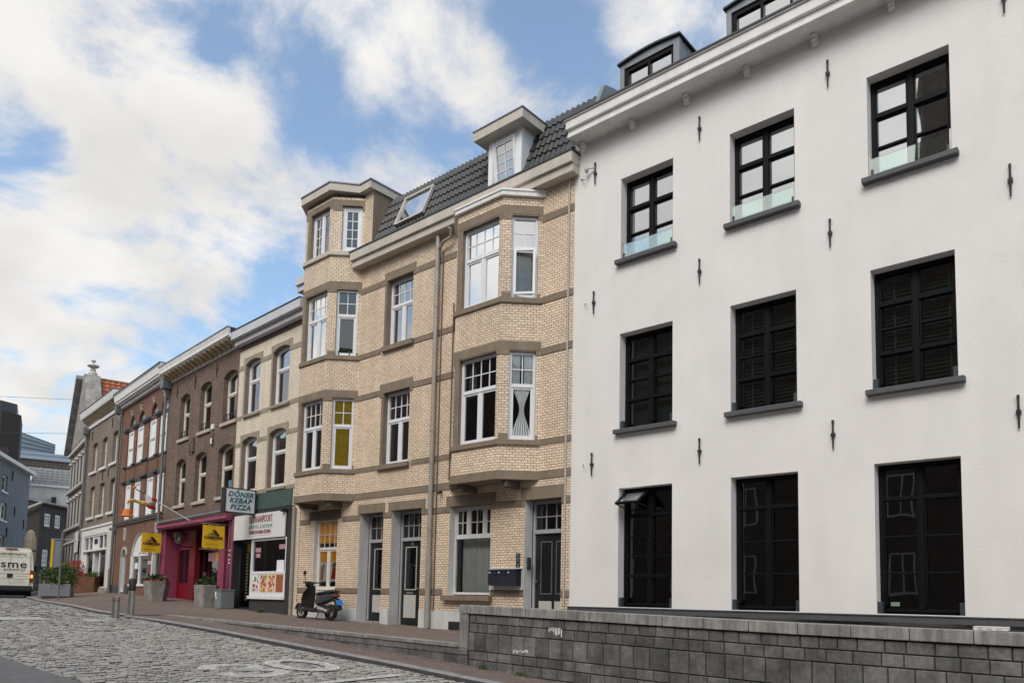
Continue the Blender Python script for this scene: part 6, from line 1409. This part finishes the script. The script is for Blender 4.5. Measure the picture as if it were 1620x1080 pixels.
# individually cut granite setts (nearer part of the road surface)
def setts(q):
    rnd = random.Random(4)
    x = -33.0
    while x < -5.6:
        dx = rnd.uniform(.105, .125); y = kerb_y(x)-.03
        lo = -9.3 if x > -14 else -8.6
        # only the part in front of the camera's field of view with a margin
        ymin = max(lo, -12+(-x)*.22-.6)
        while y > ymin:
            dy = rnd.uniform(.10, .17); a, b = x+.008, x+dx-.011; c, d = y-dy+.004, y-.004
            z = road_z(x)+rnd.gauss(0, .0028)+.005*math.sin(y*1.7+x*.6); t1, t2 = rnd.gauss(0, .0018), rnd.gauss(0, .0018); e = .0085
            j = lambda: rnd.uniform(-.002, .002)
            q.attr = min(1, max(0, rnd.gauss(.5, .17)))
            s = road_z(x+dx)-road_z(x)
            B = [(a+j(), c+j(), z-.020), (b+j(), c+j(), z-.020+s), (b+j(), d+j(), z-.020+s), (a+j(), d+j(), z-.020)]
            Tt = [(a+e, c+e, z-t1-t2), (b-e, c+e, z+t1-t2+s), (b-e, d-e, z+t1+t2+s), (a+e, d-e, z-t1+t2)]
            q.face(Tt)
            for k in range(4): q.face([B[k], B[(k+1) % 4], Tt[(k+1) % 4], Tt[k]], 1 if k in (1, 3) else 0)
            y -= dy
        x += dx
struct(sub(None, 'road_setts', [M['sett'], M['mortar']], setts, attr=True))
struct(sub(None, 'road_joints', M['mortar'], lambda q: [q.face([(a, max(-9.4, -12+(-a)*.22-.7), road_z(a)-.016), (b, max(-9.4, -12+(-b)*.22-.7), road_z(b)-.016), (b, kerb_y(b), road_z(b)-.016), (a, kerb_y(a), road_z(a)-.016)]) for a, b in zip(frange(-33, -6.4, 40)[:-1], frange(-33, -6.4, 40)[1:])]))
def asp(q):
    X = frange(-24, 12, 36)
    for i in range(36):
        a, b = X[i], X[i+1]; e = lambda x: -8.60+(x+12.7)*.045
        q.face([(a, -16, road_z(a)+.012), (b, -16, road_z(b)+.012), (b, e(b), road_z(b)+.012), (a, e(a), road_z(a)+.012)])
struct(sub(None, 'asphalt_strip', M['asphalt'], asp))
def pave(q):
    for i in range(len(XS)-1):
        a, b = XS[i], XS[i+1]
        if b > -8.9: continue
        n = 6
        for k in range(n):
            def P(x, t):
                y0 = -2.9 if a >= -20 else kerb_y(x)+.13
                y = y0+(fac_y(x)+.6-y0)*t; return (x, y, ground_z(min(x, -20.001) if a < -20 else max(x, -19.999), min(y, fac_y(x))))
            q.face([P(a, k/n), P(b, k/n), P(b, (k+1)/n), P(a, (k+1)/n)])
struct(sub(None, 'pavement', M['clinker'], pave))
def lowp(q):
    X = frange(-20, 6, 26)
    for a, b in zip(X[:-1], X[1:]):
        ya = -3.0 if a >= -20 else -3.0-.0; q.face([(a, -3.87, low_z(a)-.004), (b, -3.87, low_z(b)-.004), (b, -2.95, low_z(b)+.004), (a, -2.95, low_z(a)+.004)])
struct(sub(None, 'lower_pavement', M['clinker'], lowp))
def kerb(q):
    rnd = random.Random(8); x = -60
    while x < 4:
        L = 1.0; a, b = x+.006, x+L-.006
        ka, kb = kerb_y(a), kerb_y(b)
        za, zb = (low_z(a) if a > -20 else road_z(a)+.06)+.006, (low_z(b) if b > -20 else road_z(b)+.06)+.006
        for (f0, f1, h) in ((0, .145, 0),):
            A = [(a, ka+.145, za), (a, ka+.02, za), (a, ka, za-.02), (a, ka-.005, road_z(a)-.05)]; B = [(b, kb+.145, zb), (b, kb+.02, zb), (b, kb, zb-.02), (b, kb-.005, road_z(b)-.05)]
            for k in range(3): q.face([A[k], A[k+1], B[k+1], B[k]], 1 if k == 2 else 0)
            q.face(A); q.face(B[::-1])
        x += L
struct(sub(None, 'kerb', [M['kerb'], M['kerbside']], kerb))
# painted road markings: thick worn paint following the setts
def stroke(q, pts, w, rnd):
    """a painted stroke laid as many small worn patches on the setts"""
    for i in range(len(pts)-1):
        p, r_ = Vector(pts[i]+(0,)), Vector(pts[i+1]+(0,)); L = (r_-p).length; d = (r_-p).normalized(); n = Vector((-d.y, d.x, 0)); k = max(1, int(L/.035))
        m_ = max(2, int(w/.04))
        for s in range(k):
            for t in range(m_):
                if rnd.random() < .04: continue
                c = p+d*(L*(s+.5)/k)+n*(w*((t+.5)/m_-.5)+rnd.uniform(-.006, .006)); h = .030*rnd.uniform(.75, 1.15)
                z = lambda v: road_z(v.x)+.012
                Q = [c-d*h-n*h, c+d*h-n*h, c+d*h+n*h, c-d*h+n*h]; q.face([(v.x, v.y, z(v)) for v in Q])
rnd = random.Random(5)
def char30(q):
    # text up = -X, right = +Y ; '3' then '0'
    U = lambda u, v, o: (-9.50-u*1.22, o+v*.85)   # u up 0..1, v right 0..1
    three = [(.70, .0), (.84, .04), (.98, .3), (.98, .62), (.86, .88), (.68, .88), (.55, .62), (.53, .40)]; three2 = [(.53, .45), (.47, .75), (.32, .96), (.14, .92), (.02, .62), (.02, .32), (.12, .06), (.34, .0)]
    for S in (three, three2): stroke(q, [U(u, v, -6.66) for u, v in S], .21, rnd)
    zero = [(.5+.49*math.cos(a), .5+.46*math.sin(a)) for a in [2*PI*k/16 for k in range(17)]]
    stroke(q, [(x-.14, y) for x, y in [U(u, v, -5.62) for u, v in zero]], .20, rnd)
struct(sub(None, 'road_marking', M['wornwhite'], char30))
def zone(q):
    stroke(q, [(-8.62, -6.15), (-8.72, -5.3), (-8.80, -4.45)], .13, rnd); stroke(q, [(-8.32, -5.6), (-8.28, -5.2), (-8.26, -4.5)], .12, rnd)
struct(sub(None, 'road_marking', M['wornwhite'], zone))
def dash(q):
    stroke(q, [(-19.4, -6.95), (-19.4, -6.0)], .75, rnd); stroke(q, [(-19.2, -5.6), (-19.15, -5.35)], .06, rnd); stroke(q, [(-18.7, -5.35), (-18.7, -5.05)], .5, rnd)
struct(sub(None, 'road_marking', M['wornwhite'], dash))

# ================================================================== OPPOSITE SIDE (seen only mirrored in the panes)
OP = thing('opposite_house', (-6, -24, 0), 0, 'dark brick terrace across the street, seen only mirrored in window panes', 'house')
def opw(q):
    q.box(-85, 30, -8, 0, -3, 16.2)
    q.box(-1.9, .3, -3, -.0, 16.201, 26)
sub(OP, 'wall', M['brown'], opw)
for k in range(22):
    x = -54+3.6*k
    for z in (.5, 4.0, 7.4):
        sub(OP, 'window', M['upvc'], lambda q: (q.box(x, x+.08, .001, .05, z, z+1.9), q.box(x+1.12, x+1.2, .001, .05, z, z+1.9), q.box(x+.08, x+1.12, .001, .05, z+1.82, z+1.9), q.box(x+.08, x+1.12, .001, .05, z, z+.08), q.box(x+.57, x+.63, .001, .04, z+.08, z+1.82)))

# ================================================================== CAMERA
cam = bpy.data.cameras.new('camera'); co = bpy.data.objects.new('camera', cam); COL.objects.link(co)
f_px, py = 1194.14, 847.32; yaw, pitch, roll = R(-41.223107), R(4.802196), R(1.192795)
fw = Vector((math.sin(yaw)*math.cos(pitch), math.cos(yaw)*math.cos(pitch), math.sin(pitch)))
r0 = Vector((math.cos(yaw), -math.sin(yaw), 0)); u0 = r0.cross(fw)
rr = r0*math.cos(roll)+u0*math.sin(roll); uu = -r0*math.sin(roll)+u0*math.cos(roll)
co.matrix_world = Matrix(((rr.x, uu.x, -fw.x, 0), (rr.y, uu.y, -fw.y, -12), (rr.z, uu.z, -fw.z, 0), (0, 0, 0, 1)))
cam.sensor_fit = 'HORIZONTAL'; cam.sensor_width = 36; cam.lens = 36*f_px/1620; cam.shift_y = (py-540)/1620; cam.clip_start = .1; cam.clip_end = 2000
SC.camera = co

# ================================================================== SKY AND SUN
W_ = bpy.data.worlds.new('World'); SC.world = W_; W_.use_nodes = True; nt = W_.node_tree; nt.nodes.clear()
SUN_EL, SUN_AZ = R(46), R(163)   # azimuth measured from +Y clockwise
out = N(nt, 'ShaderNodeOutputWorld'); bg = N(nt, 'ShaderNodeBackground'); bg.inputs['Strength'].default_value = .11
sky = N(nt, 'ShaderNodeTexSky'); sky.sky_type = 'NISHITA'; sky.sun_disc = False; sky.sun_elevation = SUN_EL; sky.sun_rotation = SUN_AZ; sky.altitude = 100; sky.air_density = 1.0; sky.dust_density = 1.0
tc = N(nt, 'ShaderNodeTexCoord')
D = tc.outputs['Generated']
nrm = N(nt, 'ShaderNodeVectorMath', operation='NORMALIZE'); nt.links.new(D, nrm.inputs[0]); D = nrm.outputs['Vector']
def math_(op, a, b=None, clamp=False):
    n = N(nt, 'ShaderNodeMath', operation=op); n.use_clamp = clamp
    for i, v in enumerate((a, b)):
        if v is None: continue
        if isinstance(v, (int, float)): n.inputs[i].default_value = v
        else: nt.links.new(v, n.inputs[i])
    return n.outputs['Value']
sep = N(nt, 'ShaderNodeSeparateXYZ'); nt.links.new(D, sep.inputs[0])
zc = math_('MAXIMUM', math_('ADD', sep.outputs['Z'], .25), .05)
cmb = N(nt, 'ShaderNodeCombineXYZ'); nt.links.new(math_('DIVIDE', sep.outputs['X'], zc), cmb.inputs[0]); nt.links.new(math_('DIVIDE', sep.outputs['Y'], zc), cmb.inputs[1])
n1 = N(nt, 'ShaderNodeTexNoise'); n1.inputs['Scale'].default_value = 4.2; n1.inputs['Detail'].default_value = 9; n1.inputs['Roughness'].default_value = .6; n1.inputs['Distortion'].default_value = .25
nt.links.new(cmb.outputs[0], n1.inputs['Vector'])
dens = math_('MULTIPLY', math_('SUBTRACT', n1.outputs['Fac'], .5), 4.4)
def pdir(x, y):
    return (fw*f_px+rr*(x-810)-uu*(y-py)).normalized()
# large cloud banks (+) and blue gaps (-) by direction in the sky
BLOBS = [(190, 110, .55, 190), (330, 200, .45, 110), (60, 60, .35, 150), (590, 70, .55, 85), (700, 40, .3, 80), (740, 150, .35, 110), (200, 400, .6, 190), (60, 470, .5, 200), (330, 330, .35, 90), (560, 275, .5, 60), (640, 270, .4, 60), (380, 420, .3, 70), (90, 570, .35, 120), (250, 470, .2, 60), (975, 40, .3, 40), (470, 300, .25, 40), (900, 140, .3, 60),
         (35, 215, -.75, 60), (95, 240, -.6, 40), (340, 88, -.8, 34), (330, 20, -.5, 45), (470, 190, -.7, 60), (510, 110, -.6, 45), (430, 240, -.55, 45), (545, 190, -.5, 40), (870, 25, -1.0, 60), (800, 20, -.4, 40), (300, 545, -.7, 70), (230, 500, -.5, 55), (420, 450, -.6, 50), (460, 400, -.4, 40), (490, 330, -.3, 35), (600, 215, -.45, 40), (690, 230, -.6, 50), (930, 110, -.7, 45), (1110, 70, -.7, 45), (880, 150, -.2, 40), (25, 330, -.25, 40), (160, 560, -.2, 40), (290, 180, -.25, 30)]
for (x, y, wgt, rad) in BLOBS:
    wgt *= .7
    d = pdir(x, y); dv = N(nt, 'ShaderNodeVectorMath', operation='DOT_PRODUCT'); nt.links.new(D, dv.inputs[0]); dv.inputs[1].default_value = d
    # angular radius in radians
    ar = rad/1400.0; K = 1.0/(ar*ar)
    e = math_('POWER', math_('MAXIMUM', dv.outputs['Value'], .001), 2*K)
    dens = math_('ADD', dens, math_('MULTIPLY', e, wgt))
for (dv_, wgt, K) in (((-.36, -.74, .56), .55, 5.0), ((-.15, -.85, .5), .3, 6.0)):   # cloud bank behind the camera, mirrored in the upper panes
    dn = N(nt, 'ShaderNodeVectorMath', operation='DOT_PRODUCT'); nt.links.new(D, dn.inputs[0]); dn.inputs[1].default_value = Vector(dv_).normalized()
    dens = math_('ADD', dens, math_('MULTIPLY', math_('POWER', math_('MAXIMUM', dn.outputs['Value'], .001), K), wgt))
cov = math_('ADD', dens, -.17)
mrn = N(nt, 'ShaderNodeMapRange'); mrn.inputs['To Min'].default_value = .10; mrn.interpolation_type = 'SMOOTHSTEP'; mrn.inputs['From Min'].default_value = -.62; mrn.inputs['From Max'].default_value = .52; nt.links.new(cov, mrn.inputs['Value'])
# cloud brightness variation
n2 = N(nt, 'ShaderNodeTexNoise'); n2.inputs['Scale'].default_value = 3.4; n2.inputs['Detail'].default_value = 6; nt.links.new(cmb.outputs[0], n2.inputs['Vector'])
mr2 = N(nt, 'ShaderNodeMapRange'); mr2.inputs['From Min'].default_value = .3; mr2.inputs['From Max'].default_value = .65; mr2.inputs['To Min'].default_value = 5.9; mr2.inputs['To Max'].default_value = 7.8; nt.links.new(n2.outputs['Fac'], mr2.inputs['Value'])
sdir = Vector((math.sin(SUN_AZ)*math.cos(SUN_EL), math.cos(SUN_AZ)*math.cos(SUN_EL), math.sin(SUN_EL)))
sdn = N(nt, 'ShaderNodeVectorMath', operation='DOT_PRODUCT'); nt.links.new(D, sdn.inputs[0]); sdn.inputs[1].default_value = sdir
glow = math_('ADD', math_('MULTIPLY', math_('POWER', math_('MAXIMUM', sdn.outputs['Value'], .001), 2.5), .9), 1.0)   # clouds towards the hidden sun are brighter
cbright = math_('MULTIPLY', mr2.outputs['Result'], glow)
cc = N(nt, 'ShaderNodeMix', data_type='RGBA', blend_type='MULTIPLY'); cc.inputs['Factor'].default_value = 1; cc.inputs['A'].default_value = (1.0, .98, .95, 1); nt.links.new(cbright, cc.inputs['B'])
mx = N(nt, 'ShaderNodeMix', data_type='RGBA'); nt.links.new(mrn.outputs['Result'], mx.inputs['Factor']); sk2 = N(nt, 'ShaderNodeMix', data_type='RGBA', blend_type='MULTIPLY'); sk2.inputs['Factor'].default_value = 1; sk2.inputs['B'].default_value = (1.62, 1.85, 1.86, 1); nt.links.new(sky.outputs['Color'], sk2.inputs['A']); nt.links.new(sk2.outputs['Result'], mx.inputs['A']); nt.links.new(cc.outputs['Result'], mx.inputs['B'])
nt.links.new(mx.outputs['Result'], bg.inputs['Color']); nt.links.new(bg.outputs[0], out.inputs['Surface'])
sl = bpy.data.lights.new('sun', 'SUN'); sl.energy = 2.0; sl.angle = R(32); sl.color = (1, .95, .88)
so = bpy.data.objects.new('sun', sl); COL.objects.link(so)
sd = Vector((math.sin(SUN_AZ)*math.cos(SUN_EL), math.cos(SUN_AZ)*math.cos(SUN_EL), math.sin(SUN_EL)))
so.rotation_euler = sd.to_track_quat('Z', 'Y').to_euler()
vs = SC.view_settings; vs.view_transform = 'Standard'; vs.look = 'None'; vs.gamma = 1; vs.use_curve_mapping = False; vs.exposure = 0.16
